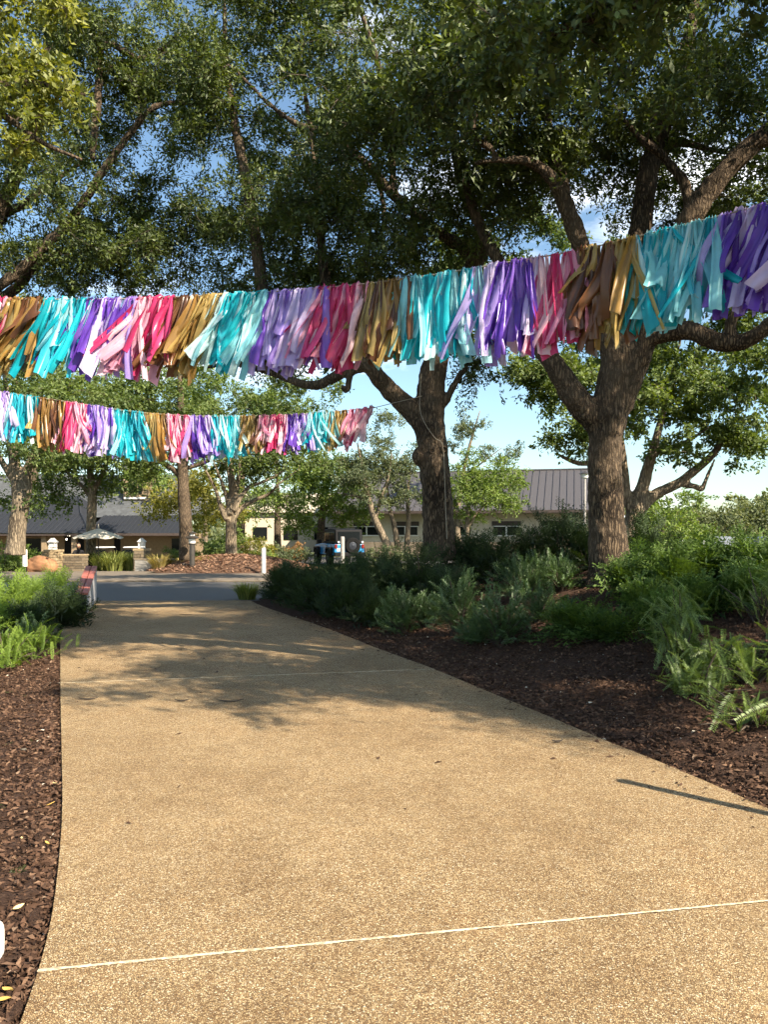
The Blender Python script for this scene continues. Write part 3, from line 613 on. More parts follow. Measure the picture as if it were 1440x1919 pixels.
# oak left of the frame with sunlit sprays in the top left corner
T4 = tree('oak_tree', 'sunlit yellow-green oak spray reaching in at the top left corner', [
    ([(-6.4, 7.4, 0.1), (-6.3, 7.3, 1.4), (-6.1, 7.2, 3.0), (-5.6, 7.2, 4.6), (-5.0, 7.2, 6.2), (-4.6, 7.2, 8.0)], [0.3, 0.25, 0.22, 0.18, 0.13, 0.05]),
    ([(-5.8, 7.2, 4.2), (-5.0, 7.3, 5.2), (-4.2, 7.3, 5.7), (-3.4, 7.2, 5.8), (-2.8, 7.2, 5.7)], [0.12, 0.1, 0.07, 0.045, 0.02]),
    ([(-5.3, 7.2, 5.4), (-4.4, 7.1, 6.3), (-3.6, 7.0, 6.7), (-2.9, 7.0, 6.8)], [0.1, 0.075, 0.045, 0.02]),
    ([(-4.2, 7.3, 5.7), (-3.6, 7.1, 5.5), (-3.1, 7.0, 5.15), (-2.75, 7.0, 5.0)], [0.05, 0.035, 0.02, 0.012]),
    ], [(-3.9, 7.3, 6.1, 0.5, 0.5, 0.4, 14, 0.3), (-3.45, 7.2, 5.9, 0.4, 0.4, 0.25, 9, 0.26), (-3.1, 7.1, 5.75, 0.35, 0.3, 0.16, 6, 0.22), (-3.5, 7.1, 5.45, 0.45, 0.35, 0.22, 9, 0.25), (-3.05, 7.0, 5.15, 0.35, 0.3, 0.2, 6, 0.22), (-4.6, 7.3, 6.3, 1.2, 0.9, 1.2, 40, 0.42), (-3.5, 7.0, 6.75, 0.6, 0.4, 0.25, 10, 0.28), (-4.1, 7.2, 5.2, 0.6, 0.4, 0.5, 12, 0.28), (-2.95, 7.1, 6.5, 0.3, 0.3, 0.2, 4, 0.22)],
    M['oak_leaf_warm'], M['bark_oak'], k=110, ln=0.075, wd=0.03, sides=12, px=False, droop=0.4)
# dark oak left of the path
d = 16.0
T5 = tree('oak_tree', 'dark dense oak filling the upper left, dark limb rising to the right', [
    ([(-120, 1080, d), (-118, 1000, d), (-110, 860, d), (-90, 720, d), (-60, 560, d), (-20, 430, d), (30, 330, d), (70, 220, d), (90, 60, d), (95, -100, d)], [0.4, 0.33, 0.27, 0.24, 0.2, 0.16, 0.13, 0.11, 0.08, 0.05]),
    ([(-60, 570, d), (20, 520, d - .1), (90, 455, d - .2), (140, 400, d - .3), (200, 310, d - .4), (240, 255, d - .4), (290, 200, d - .4), (360, 192, d - .3), (420, 195, d - .2)], [0.11, 0.105, 0.095, 0.09, 0.08, 0.07, 0.055, 0.04, 0.025]),
    ([(-40, 500, d), (0, 410, d + .3), (40, 385, d + .4), (100, 340, d + .5), (160, 300, d + .6)], [0.12, 0.10, 0.085, 0.06, 0.035]),
    ([(-60, 600, d + .4), (30, 540, d + .4), (60, 500, d + .4), (110, 475, d + .5), (150, 455, d + .6)], [0.12, 0.12, 0.10, 0.06, 0.04]),
    ([(60, 240, d), (110, 75, d - .2), (200, 80, d - .3), (270, 110, d - .4), (340, 60, d - .5)], [0.09, 0.08, 0.07, 0.06, 0.03]),
    ([(172, 300, d - .4), (178, 230, d - .3), (185, 160, d - .2), (190, 60, d)], [0.06, 0.09, 0.08, 0.05]),
    ], [(120, 440, 16.2, 170, 100, 2.2, 95), (60, 260, 15.8, 120, 110, 2, 70), (250, 80, 15.2, 190, 90, 2.2, 90), (290, 490, 16.4, 160, 60, 1.6, 50), (480, 40, 15.6, 120, 60, 1.8, 30), (200, -120, 16, 350, 120, 3, 70), (250, 390, 16.8, 130, 80, 1.4, 56), (200, 230, 17, 150, 80, 1.6, 50), (380, 430, 17, 100, 80, 1.4, 44), (60, 480, 16.5, 120, 80, 1.5, 40), (330, 190, 16.4, 110, 70, 1.6, 40), (130, 120, 16.4, 120, 90, 1.6, 40), (30, 600, 17, 90, 60, 1.5, 14)],
    M['oak_leaf'], sides=14, voxel=0.035, **OAK)

# ---- trees behind
def bgtree(label, limbs, ells, lm, bark, sc=1.0, name='tree', k=60, dens=1.0, **kw):
    ells = [(*e[:6], max(1, int(e[6] * dens))) for e in ells]
    return tree(name, label, limbs, ells, lm, bark, clump=0.62 * sc, bough=0.42 * sc, k=k, ln=0.18 * sc, wd=0.092 * sc, sides=8, twig_r=0.008, ntw=6, **kw)
d = 22
bgtree('spreading oak behind the largest trunk with a long crooked bough low to the right', [
    ([(1182, 1040, d), (1186, 1000, d), (1190, 965, d), (1203, 920, d), (1216, 875, d), (1226, 840, d), (1242, 780, d), (1262, 700, d), (1280, 620, d)], [0.36, 0.31, 0.26, 0.20, 0.17, 0.14, 0.10, 0.07, 0.04]),
    ([(1192, 975, d), (1208, 945, d), (1232, 925, d), (1272, 906, d - .2), (1300, 884, d - .3), (1320, 868, d - .4), (1340, 848, d - .5), (1358, 820, d - .6), (1385, 780, d - .6)], [0.17, 0.19, 0.165, 0.145, 0.13, 0.12, 0.11, 0.08, 0.04]),
    ([(1278, 902, d - .2), (1290, 910, d - .25), (1303, 911, d - .3), (1316, 917, d - .3), (1322, 905, d - .3), (1330, 885, d - .3), (1342, 858, d - .3)], [0.07, 0.09, 0.085, 0.08, 0.065, 0.06, 0.04]),
    ([(1190, 980, d), (1176, 930, d), (1172, 880, d), (1160, 800, d), (1130, 720, d)], [0.15, 0.14, 0.11, 0.08, 0.04]),
    ([(1170, 880, d + .2), (1120, 868, d + .1), (1085, 868, d), (1055, 856, d), (1035, 845, d - .1)], [0.09, 0.10, 0.08, 0.06, 0.03]),
    ([(1222, 850, d), (1280, 832, d), (1330, 800, d)], [0.1, 0.08, 0.04])],
    [(1250, 760, 22, 130, 90, 2.6, 100), (1370, 720, 21.6, 100, 110, 2.4, 70), (1060, 720, 22.3, 90, 70, 2, 42), (1400, 830, 21.6, 60, 40, 1.4, 22), (1130, 640, 22.5, 120, 70, 2, 40), (1010, 660, 22.5, 60, 50, 1.4, 14), (1300, 600, 23, 160, 90, 2.5, 70), (1420, 600, 22, 70, 90, 2, 24), (1050, 810, 21.6, 60, 40, 1, 14), (1180, 500, 24, 220, 90, 2.5, 60), (990, 480, 25, 100, 100, 2, 34), (770, 600, 21.5, 140, 60, 1.5, 55), (860, 500, 21.2, 130, 60, 1.5, 45), (640, 610, 21.5, 90, 50, 1.2, 30)],
    M['mid_leaf'], M['bark_pale'], sc=0.72, k=130, voxel=0.05)
d = 30
bgtree('left tree with a pale forked trunk behind the low clipped shrubs', [
    ([(28, 1040, d), (30, 1010, d), (34, 975, d), (38, 940, d), (30, 890, d), (22, 830, d), (15, 760, d), (5, 680, d)], [0.42, 0.36, 0.35, 0.34, 0.24, 0.21, 0.15, 0.07]),
    ([(38, 960, d), (48, 920, d), (52, 880, d), (70, 850, d), (95, 820, d), (130, 770, d)], [0.22, 0.24, 0.21, 0.19, 0.14, 0.06]),
    ([(25, 900, d), (0, 860, d), (-30, 800, d)], [0.15, 0.12, 0.06])],
    [(50, 735, 30, 120, 60, 2.4, 90), (110, 830, 30, 80, 50, 2, 44), (40, 640, 31, 150, 70, 3, 70), (0, 860, 30, 50, 60, 1.4, 12), (-60, 760, 30, 80, 90, 2, 14), (200, 740, 32, 110, 50, 2.5, 60), (-10, 900, 30, 60, 60, 1.5, 16)],
    M['mid_leaf'], M['bark_pale'], sc=0.9, voxel=0.06)
d = 37
t7 = bgtree('slim pale trunk tree rising behind the cream umbrella, black wrap round its base', [
    ([(170, 1075, d), (170, 1040, d), (170, 1000, d), (172, 950, d), (172, 915, d), (168, 880, d), (160, 840, d), (150, 780, d)], [0.27, 0.25, 0.24, 0.23, 0.21, 0.15, 0.1, 0.05]),
    ([(172, 930, d), (185, 900, d), (200, 870, d), (220, 830, d)], [0.12, 0.11, 0.09, 0.04]),
    ([(170, 935, d), (155, 912, d), (135, 895, d), (110, 870, d)], [0.1, 0.09, 0.06, 0.03])],
    [(165, 845, 37, 90, 55, 2, 90), (105, 890, 37.5, 60, 45, 1.5, 40), (225, 860, 37.5, 65, 50, 1.6, 50), (110, 935, 38, 50, 28, 1, 24), (215, 915, 38, 40, 24, 1, 18), (150, 760, 38, 130, 50, 2, 60)], M['mid_leaf'], M['bark_pale'], sc=0.95)
c7 = P(170, 1050, 37)
MB().lathe([(0.285, -0.45), (0.30, -0.4), (0.28, 0.1), (0.265, 0.32), (0.255, 0.33)], 18).build('trunk_wrap', M['black'], t7, smooth=True).location = Vector(c7) - t7.location
d = 33
bgtree('tall straight brown trunk behind the bronze lamp post', [
    ([(350, 1050, d), (349, 1010, d), (346, 960, d), (343, 910, d), (342, 870, d), (340, 820, d), (338, 740, d), (335, 640, d)], [0.34, 0.30, 0.27, 0.25, 0.24, 0.2, 0.14, 0.06]),
    ([(343, 900, d), (325, 880, d), (300, 866, d), (280, 862, d)], [0.12, 0.12, 0.09, 0.05]),
    ([(341, 880, d), (380, 868, d), (420, 850, d)], [0.1, 0.08, 0.04])],
    [(320, 745, 33, 120, 50, 2.4, 80), (275, 850, 33, 60, 36, 1.4, 30), (390, 850, 34, 60, 30, 1.4, 22), (330, 650, 34, 140, 70, 2.5, 60)], M['mid_leaf'], M['bark_oak'], sc=0.9)
d = 34.5
pts9 = [([(433, 1048, d), (433, 1020, d), (433, 985, d), (434, 965, d), (436, 935, d), (432, 900, d), (425, 860, d), (420, 800, d)], [0.30, 0.26, 0.25, 0.24, 0.17, 0.13, 0.09, 0.04])]
for a in ([(425, 975), (412, 945), (405, 920), (390, 890), (378, 865)], [(432, 965), (424, 930), (412, 895), (398, 860)], [(440, 968), (455, 950), (480, 936), (505, 925), (525, 905), (560, 880)], [(438, 958), (452, 930), (468, 912), (488, 905), (520, 890), (545, 872)], [(437, 945), (446, 900), (450, 860), (455, 820)], [(434, 950), (438, 900), (430, 850)]):
    pts9.append(([(x, y, d + 0.3 * math.sin(x)) for x, y in a], list(np.linspace(0.14, 0.04, len(a)))))
bgtree('vase-shaped tree with many pale limbs on the mulch mound', pts9,
    [(440, 845, 34.5, 120, 36, 2.4, 100), (490, 870, 34.5, 90, 30, 2, 44), (560, 850, 34.5, 60, 40, 2, 44), (420, 770, 36, 140, 55, 2.5, 100), (530, 740, 37, 110, 55, 2.5, 70)], M['mid_leaf'], M['bark_pale'], sc=0.85, voxel=0.05)
d = 48
bgtree('yellow-leaved small tree between the brown trunk and the vase-shaped tree', [([(385, 1040, d), (385, 980, d), (383, 930, d)], [0.15, 0.12, 0.05])],
    [(370, 920, 43, 55, 40, 1.5, 50), (315, 945, 44, 40, 30, 1, 26), (410, 960, 43, 50, 40, 1.5, 30)], M['yellow_leaf'], M['bark_pale'], sc=1.0)
bgtree('round green tree behind the blue car', [([(600, 1040, 50), (602, 990, 50), (606, 940, 50), (612, 880, 50)], [0.3, 0.24, 0.2, 0.08]), ([(604, 960, 50), (640, 930, 50), (670, 915, 50)], [0.14, 0.1, 0.05])],
    [(570, 915, 50, 80, 58, 2.6, 120), (640, 900, 49, 65, 60, 2.4, 90), (560, 965, 51, 50, 32, 1.8, 40), (645, 955, 48.5, 60, 24, 1.5, 40)], M['bright_leaf'], M['bark_oak'], sc=1.05)
bgtree('tall blue-green tree far behind the vase-shaped tree', [([(520, 1040, 56), (520, 950, 56), (520, 860, 56)], [0.3, 0.2, 0.06])],
    [(520, 930, 56, 55, 55, 2, 50), (560, 810, 58, 80, 50, 2.4, 50)], M['grey_leaf'], M['bark_oak'], sc=1.15)
d = 45
bgtree('multi-stem tree with leaning bare stems beside the cream wall', [
    ([(742, 1060, d), (726, 1020, d), (704, 975, d), (690, 930, d), (680, 880, d), (670, 830, d)], [0.26, 0.23, 0.20, 0.16, 0.1, 0.04]),
    ([(704, 975, d), (715, 930, d), (728, 895, d), (735, 850, d)], [0.1, 0.1, 0.07, 0.03]),
    ([(688, 938, d), (668, 930, d), (645, 926, d)], [0.09, 0.08, 0.05])],
    [(680, 860, 45, 55, 60, 1.8, 70), (735, 830, 45.5, 50, 60, 1.6, 60), (640, 880, 45, 40, 34, 1.2, 26), (700, 925, 45.4, 50, 22, 1.2, 22)], M['grey_leaf'], M['bark_pale'], sc=0.8)
bgtree('slender twin-stem tree in front of the cream wall left of the knotted trunk', [
    ([(748, 1060, 46), (745, 1020, 46), (738, 980, 46), (730, 950, 46), (725, 900, 46)], [0.2, 0.18, 0.15, 0.1, 0.04]),
    ([(764, 1060, 46), (764, 1010, 46), (766, 970, 46), (764, 930, 46), (770, 880, 46)], [0.18, 0.17, 0.14, 0.1, 0.04])],
    [(745, 900, 46, 55, 42, 1.5, 60), (770, 930, 46, 30, 28, 1, 20), (765, 850, 46, 30, 45, 1.2, 22)], M['grey_leaf'], M['bark_pale'], sc=0.8)
bgtree('bright green bushy tree in front of the grey metal roof', [
    ([(878, 1060, 44), (877, 1010, 44), (876, 985, 44), (878, 950, 44), (880, 900, 44)], [0.16, 0.14, 0.13, 0.1, 0.05]),
    ([(876, 995, 44), (862, 975, 44), (850, 950, 44)], [0.09, 0.07, 0.03]), ([(877, 990, 44), (892, 965, 44), (915, 940, 44)], [0.09, 0.07, 0.03])],
    [(890, 930, 44, 90, 42, 2.2, 115), (935, 905, 44, 58, 52, 2, 75), (870, 885, 44, 45, 35, 1.6, 36), (960, 925, 44, 32, 35, 1.2, 22)], M['bright_leaf'], M['bark_pale'], sc=0.85)
bgtree('tall thin-leaved tree against the sky behind the knotted trunk', [
    ([(860, 1050, 56), (858, 960, 56), (870, 880, 56), (885, 820, 56), (900, 770, 56)], [0.26, 0.2, 0.14, 0.09, 0.03]), ([(866, 900, 56), (900, 870, 56), (940, 840, 56)], [0.1, 0.06, 0.02])],
    [(890, 830, 56, 60, 60, 2, 26), (940, 850, 56, 50, 35, 1.5, 14), (855, 800, 57, 40, 40, 1.5, 14)], M['grey_leaf'], M['bark_pale'], sc=0.85, k=80, droop=0.0)
bgtree('tall bright tree far behind, between the slim wrapped trunk and the brown trunk', [([(255, 1060, 60), (255, 950, 60), (258, 860, 60), (262, 760, 60)], [0.45, 0.35, 0.25, 0.08])],
    [(265, 790, 60, 75, 90, 3.5, 100), (300, 900, 60, 45, 50, 2.5, 40), (262, 892, 51, 34, 26, 1.2, 20), (225, 720, 61, 90, 60, 3, 60)], M['bright_leaf'], M['bark_oak'], sc=1.25)
bgtree('tall far tree at the left edge behind the forked trunk', [([(60, 1060, 62), (62, 950, 62), (66, 860, 62), (70, 720, 62)], [0.5, 0.4, 0.25, 0.08])],
    [(70, 800, 62, 100, 90, 3.5, 110), (20, 700, 63, 110, 80, 3.5, 90), (140, 700, 62, 80, 60, 3, 50)], M['bright_leaf'], M['bark_oak'], sc=1.3)
bgtree('tall far tree rising behind the vase-shaped tree, lit from the right', [([(450, 1060, 64), (450, 950, 64), (455, 860, 64), (460, 740, 64)], [0.5, 0.4, 0.25, 0.08])],
    [(455, 780, 64, 100, 90, 3.5, 110), (540, 790, 64, 70, 70, 3, 60), (390, 720, 64, 80, 70, 3, 60), (460, 940, 60, 50, 45, 2, 30)], M['bright_leaf'], M['bark_oak'], sc=1.3)
# right distance
for i, (px_, py_, dd, rx, ry, lab, lm) in enumerate([
    (1245, 965, 40, 80, 48, 'bright rounded tree low behind the crooked bough', 'bright_leaf'), (1350, 990, 48, 55, 38, 'olive rounded tree behind the two white posts', 'far_leaf'),
    (1395, 975, 75, 55, 32, 'darker distant tree at the right edge', 'far_leaf'), (1300, 990, 52, 45, 34, 'pale thicket tree between the bright rounded tree and the olive one', 'far_leaf'), (1060, 985, 62, 70, 40, 'far tree behind the right end of the grey roof', 'mid_leaf')]):
    bgtree(lab, [([(px_, 1045, dd), (px_, 1000, dd), (px_ + 3, py_, dd)], [0.2, 0.15, 0.05]), ([(px_, 1010, dd), (px_ + 12, 985, dd)], [0.1, 0.05])],
        [(px_, py_, dd, rx, ry, 2.8, 90), (px_, py_ + 30, dd - 1, rx, 25, 2.2, 36)], M[lm], M['bark_pale'], sc=1.0 * dd / 44)
# ------------------------------------------------------------------ shrubs
def needles(n, ang, ln, wd, mode, taper=0.55, jit=0.15):
    """template spray along +x (0..1): n needle pairs; mode 'flat' two-ranked, 'radial' all round"""
    vs = []; rg = np.random.default_rng(3)
    for i in range(n):
        t = (i + 0.6) / n
        for s in (-1, 1):
            a = ang + rg.normal(0, jit); l = ln * (1 - taper * t) * (0.85 + 0.3 * rg.random()) * (0.6 + 0.4 * min(1, t * 4))
            ph = (0.28 * s if s > 0 else math.pi - 0.28 * s * -1) if mode == 'flat' else rg.random() * 6.28
            if mode == 'flat': sd = np.array([0, s * math.cos(0.3), 0.3 + rg.normal(0, 0.12)])
            else: sd = np.array([0, math.cos(ph), math.sin(ph)])
            u = np.array([math.cos(a), 0, 0]) + sd * math.sin(a); u /= np.linalg.norm(u)
            p = np.array([t, 0, 0]); w_ = np.cross(u, [0.1, 0.3, 1.0]); w_ /= np.linalg.norm(w_); w_ *= wd / 2
            vs += [p - w_ * 0.5, p + u * l * 0.5 + w_ + [0, 0, 0.006], p + u * l, p + u * l * 0.5 - w_ + [0, 0, 0.006]]
    # the stem of the spray
    vs += [np.array([0, -0.006, 0]), np.array([0, 0.006, 0]), np.array([1, 0.002, 0]), np.array([1, -0.002, 0])]
    return np.array(vs)
TPL = {'juniper': needles(15, 0.62, 0.30, 0.034, 'flat', 0.6, 0.22), 'yew': needles(16, 0.75, 0.26, 0.05, 'radial', 0.25), 'plum': needles(26, 1.05, 0.135, 0.026, 'flat', 0.45, 0.08)}
# juniper sprays get second-order side sprays
def second(tp, base, n, ang, scale):
    out = [tp]
    for i in range(n):
        t = 0.15 + 0.75 * i / n; s = 1 if i % 2 else -1; a = s * ang; c_, s_ = math.cos(a), math.sin(a); k = scale * (1 - 0.45 * t)
        q = base * k; out.append(np.stack([q[:, 0] * c_ - q[:, 1] * s_ + t, q[:, 0] * s_ + q[:, 1] * c_, q[:, 2] + 0.10 * q[:, 0]], -1))
    return np.vstack(out)
JB = needles(4, 0.6, 0.42, 0.11, 'flat', 0.5, 0.2)
TPL['juniper'] = second(needles(7, 0.6, 0.2, 0.04, 'flat', 0.5, 0.2), JB, 5, 0.6, 0.5)
def place(tp, org, dr, ln, bend, tint0=None):
    n = len(org); dr = rn(dr); up = np.tile([0, 0, 1.0], (n, 1)) + rng.normal(0, 0.35, (n, 3)); s = rn(np.cross(up, dr)); nn = np.cross(dr, s)
    q = tp[None] * ln[:, None, None]
    x, y, z = q[..., 0], q[..., 1], q[..., 2]
    v = org[:, None] + dr[:, None] * x[..., None] + s[:, None] * y[..., None] + nn[:, None] * z[..., None]
    v[..., 2] -= bend[:, None] * (x ** 2) / np.maximum(ln[:, None], 0.05)
    f = np.arange(v.size // 3).reshape(-1, 4)
    # fresh growth at the tips is paler
    t = (rng.random(n)[:, None] * 0.45 + 0.28 * np.clip(tp[None, :, 0], 0, 1) + 0.27 * np.repeat(rng.random((n, len(tp) // 4)), 4, 1))
    return v.reshape(-1, 3), f, np.clip(t, 0, 1).ravel()
def shrub(name, label, pos, rad, ht, n, kind, mat, group=None, ln=(0.3, 0.5), el=(0.2, 1.2), bend=0.25, lean=(0, 0), stems=5, inner=0.35, cat='shrub'):
    pos = np.array(pos, float); root = empty(name, tuple(pos), 0, label, cat, group)
    a = rng.random(n) * 2 * np.pi; e = el[0] + (el[1] - el[0]) * rng.random(n) ** 0.9; rr = inner + (1 - inner) * rng.random(n) ** 0.6
    dr = np.stack([np.cos(a) * np.cos(e), np.sin(a) * np.cos(e), np.sin(e)], -1) + np.array([lean[0], lean[1], 0])
    L_ = ln[0] + (ln[1] - ln[0]) * rng.random(n)
    if kind == 'plum': dr = rn(dr) + rng.normal(0, 0.5, (n, 3)); L_ = L_ * rng.uniform(0.4, 1.1, n)
    if kind == 'yew': dr = rn(dr) + rng.normal(0, 0.25, (n, 3))
    lob = 0.82 + 0.25 * np.sin(3 * a + pos[0] * 5) * np.cos(2 * e + pos[1])
    end = np.stack([np.cos(a) * np.cos(e) * rad * rr * lob, np.sin(a) * np.cos(e) * rad * rr * lob, 0.06 + np.abs(np.sin(e)) * ht * rr * lob], -1)
    org = end - rn(dr) * L_[:, None] * 0.8; org[:, 2] = np.maximum(org[:, 2], 0.02)
    v, f, t = place(TPL[kind], org, dr + [0, 0, 0.25], L_, bend * (0.5 + rng.random(n)))
    # dense inner growth, tinted darker to put shade inside the shrub
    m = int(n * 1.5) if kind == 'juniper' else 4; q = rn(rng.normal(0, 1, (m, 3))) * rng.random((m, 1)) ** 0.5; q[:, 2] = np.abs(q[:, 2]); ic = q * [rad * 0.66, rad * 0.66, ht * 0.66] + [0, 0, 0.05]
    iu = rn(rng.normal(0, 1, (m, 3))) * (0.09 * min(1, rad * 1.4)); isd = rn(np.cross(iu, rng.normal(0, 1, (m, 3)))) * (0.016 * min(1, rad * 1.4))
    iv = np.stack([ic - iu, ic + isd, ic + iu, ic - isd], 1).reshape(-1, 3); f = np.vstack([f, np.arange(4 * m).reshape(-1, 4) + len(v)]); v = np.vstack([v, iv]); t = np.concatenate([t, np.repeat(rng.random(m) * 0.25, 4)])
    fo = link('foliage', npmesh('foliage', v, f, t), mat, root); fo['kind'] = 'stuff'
    pr = []
    for i in rng.choice(n, min(n, stems * 6), replace=False):
        p0 = np.array([rng.normal(0, 0.04), rng.normal(0, 0.04), -0.05]); m_ = org[i] * 0.55 + [0, 0, 0.05 * ht]
        pr.append(tube(np.array([p0, m_, org[i]]), [0.012, 0.009, 0.004], 5, False))
    v, f = cat_vf(pr); s_ = link('stems', npmesh('stems', v, f), M['twig'], root, True); s_['kind'] = 'stuff'
    return root
def rb(px, d): x = X(px, d); return (x, d, float(h_right(x, d)) - 0.02)
def lb(px, d): x = X(px, d); return (x, d, float(h_left(x, d)) - 0.02)

# dark juniper hedge: a row hugging the path edge and a taller row behind it
hg = 'dark juniper hedge along the path'
def rbx(x, y): return (x, y, float(h_right(x, y)) - 0.02)
for off, y, r, h, lab in [
    (0.75, 18.4, 0.8, 0.95, 'dark juniper at the hedge end nearest the road'), (0.7, 17.2, 0.8, 1.05, 'dark juniper at the path edge, second from the hedge end'), (0.72, 16.0, 0.85, 1.0, 'dark juniper at the path edge, third from the hedge end'),
    (0.72, 14.9, 0.85, 0.95, 'dark juniper at the path edge, fourth from the hedge end'), (0.75, 13.9, 0.8, 0.85, 'dark juniper at the path edge, last before the open mulch'), (0.8, 12.9, 0.7, 0.72, 'low dark juniper left of the leftmost yew')]:
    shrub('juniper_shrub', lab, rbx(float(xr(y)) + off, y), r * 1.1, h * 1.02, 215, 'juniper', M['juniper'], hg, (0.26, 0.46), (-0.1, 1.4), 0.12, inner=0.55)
for px_, d, r, h, lab in [
    (600, 18.2, 1.0, 0.86, 'dark juniper hedge shrub below the blue car, left'), (668, 17.2, 1.05, 0.86, 'dark juniper hedge shrub right below the blue car'), (655, 15.6, 0.95, 1.0, 'dark juniper in the middle of the hedge between car and path'),
    (728, 16.0, 1.05, 1.05, 'dark juniper hedge shrub just left of the knotted trunk'), (722, 14.3, 0.95, 1.08, 'dark juniper in front of the knotted trunk, left side'), (790, 13.8, 0.95, 1.2, 'dark juniper hiding the foot of the knotted trunk'),
    (865, 14.6, 0.95, 1.25, 'dark juniper at right of the knotted trunk'), (840, 13.0, 0.8, 0.85, 'low dark juniper behind the yew clump'), (925, 14.0, 0.95, 1.1, 'dark juniper midway between the two oak trunks'),
    (990, 14.4, 0.95, 1.12, 'dark juniper below the cream wall window'), (1050, 14.2, 1.0, 1.42, 'tall dark juniper with upswept tips left of the largest trunk'), (1100, 13.6, 0.75, 1.1, 'dark juniper touching the largest trunk on its left'),
    (1215, 14.0, 0.9, 1.15, 'dark juniper behind the largest trunk on its right')]:
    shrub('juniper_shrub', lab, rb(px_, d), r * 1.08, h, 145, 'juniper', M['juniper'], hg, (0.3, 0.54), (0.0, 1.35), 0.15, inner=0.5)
# yews
yg = 'blue-green yew shrubs in the right bed'
for px_, d, r, h, n, lab in [
    (752, 11.8, 0.62, 0.88, 270, 'blue-green yew at the path side, leftmost of the yews'), (805, 12.0, 0.5, 0.6, 160, 'small yew between the leftmost yew and the tall one'), (862, 11.0, 0.56, 1.05, 290, 'tall upright yew with paler tips at mid bed'),
    (940, 9.9, 0.68, 0.82, 290, 'broad low yew lying nearest the path'), (985, 12.1, 0.7, 0.85, 300, 'bushy pale yew left of the largest trunk'), (1050, 12.1, 0.6, 0.72, 240, 'yew growing against the left foot of the largest trunk'),
    (1010, 10.6, 0.5, 0.55, 170, 'low yew right of the broad one near the path'), (890, 10.2, 0.4, 0.4, 110, 'low dark yew tuft by the bed edge under the tall yew'), (1185, 11.6, 0.42, 0.5, 140, 'yew against the right foot of the largest trunk'), (1010, 13.2, 0.5, 0.6, 140, 'dim yew further behind the bushy pale yew')]:
    shrub('yew_shrub', lab, rb(px_, d), r, h, n, 'yew', M['yew'], yg, (0.16, 0.26), (0.0, 1.3), 0.06, inner=0.3)
# feathery junipers on the right
fg = 'feathery light green junipers in the right bed'
for px_, d, r, h, n, el, lab in [
    (1085, 9.5, 0.7, 0.8, 140, (0.0, 0.9), 'feathery juniper with drooping fronds in front of the largest trunk'), (1175, 10.7, 0.6, 0.8, 130, (0.2, 1.2), 'feathery juniper just right of the largest trunk'),
    (1262, 10.2, 0.8, 0.86, 180, (0.2, 1.3), 'big feathery juniper with upright plumes mid right'), (1350, 10.3, 0.8, 0.86, 180, (0.2, 1.3), 'big feathery juniper between the plumes and the right edge'),
    (1430, 9.8, 0.8, 0.84, 160, (0.2, 1.3), 'feathery juniper cut by the right edge'), (1300, 12.2, 0.9, 0.62, 150, (0.2, 1.3), 'feathery juniper further back in the sun'), (1400, 12.6, 0.9, 0.62, 150, (0.2, 1.3), 'feathery juniper at the back near the right edge'),
    (1135, 9.1, 0.5, 0.5, 90, (0.0, 1.0), 'low feathery juniper in front of the drooping one'), (1205, 9.5, 0.55, 0.7, 110, (0.2, 1.2), 'feathery juniper between the largest trunk and the upright plumes'), (1310, 9.0, 0.6, 0.65, 110, (0.2, 1.2), 'feathery juniper just behind the bright plum yew'), (1390, 8.9, 0.6, 0.7, 110, (0.2, 1.3), 'feathery juniper behind the arching plum yew'),
    (1235, 8.5, 0.5, 0.75, 90, (0.5, 1.4), 'slim feathery juniper rising behind the plum yew'), (1215, 12.8, 0.6, 0.66, 100, (0.2, 1.3), 'feathery juniper in shade behind the largest trunk')]:
    shrub('feathery_juniper', lab, rb(px_, d), r, h, int(n * 0.88), 'juniper', M['juniper_soft'], fg, (0.4, 0.72), el, 0.3)
# plum yews in the right foreground
pg = 'plum yews with fern-like sprays in the right foreground'
for px_, d, r, h, n, el, lab in [
    (1262, 7.9, 0.45, 0.7, 130, (0.2, 1.3), 'plum yew filling in behind the upright one'), (1305, 6.8, 0.42, 0.42, 90, (0.0, 1.0), 'small plum yew in front of the upright one'), (1275, 7.4, 0.4, 0.95, 200, (0.3, 1.4), 'bright upright plum yew with fern-like sprays, closest to the path'), (1340, 7.2, 0.58, 0.5, 130, (0.0, 0.9), 'low spreading plum yew beside the upright one'),
    (1410, 6.9, 0.62, 0.6, 110, (0.0, 1.0), 'arching plum yew at the right edge'), (1415, 6.1, 0.7, 0.3, 70, (-0.05, 0.45), 'lowest plum yew with long flat sprays over the mulch'), (1430, 8.3, 0.6, 0.65, 80, (0.1, 1.2), 'plum yew at the back by the right edge')]:
    shrub('plum_yew', lab, rb(px_, d), r, h, n, 'plum', M['plum_yew'] if d > 6.5 else M['plum_yew'], pg, (0.28, 0.46), el, 0.16, inner=0.3)
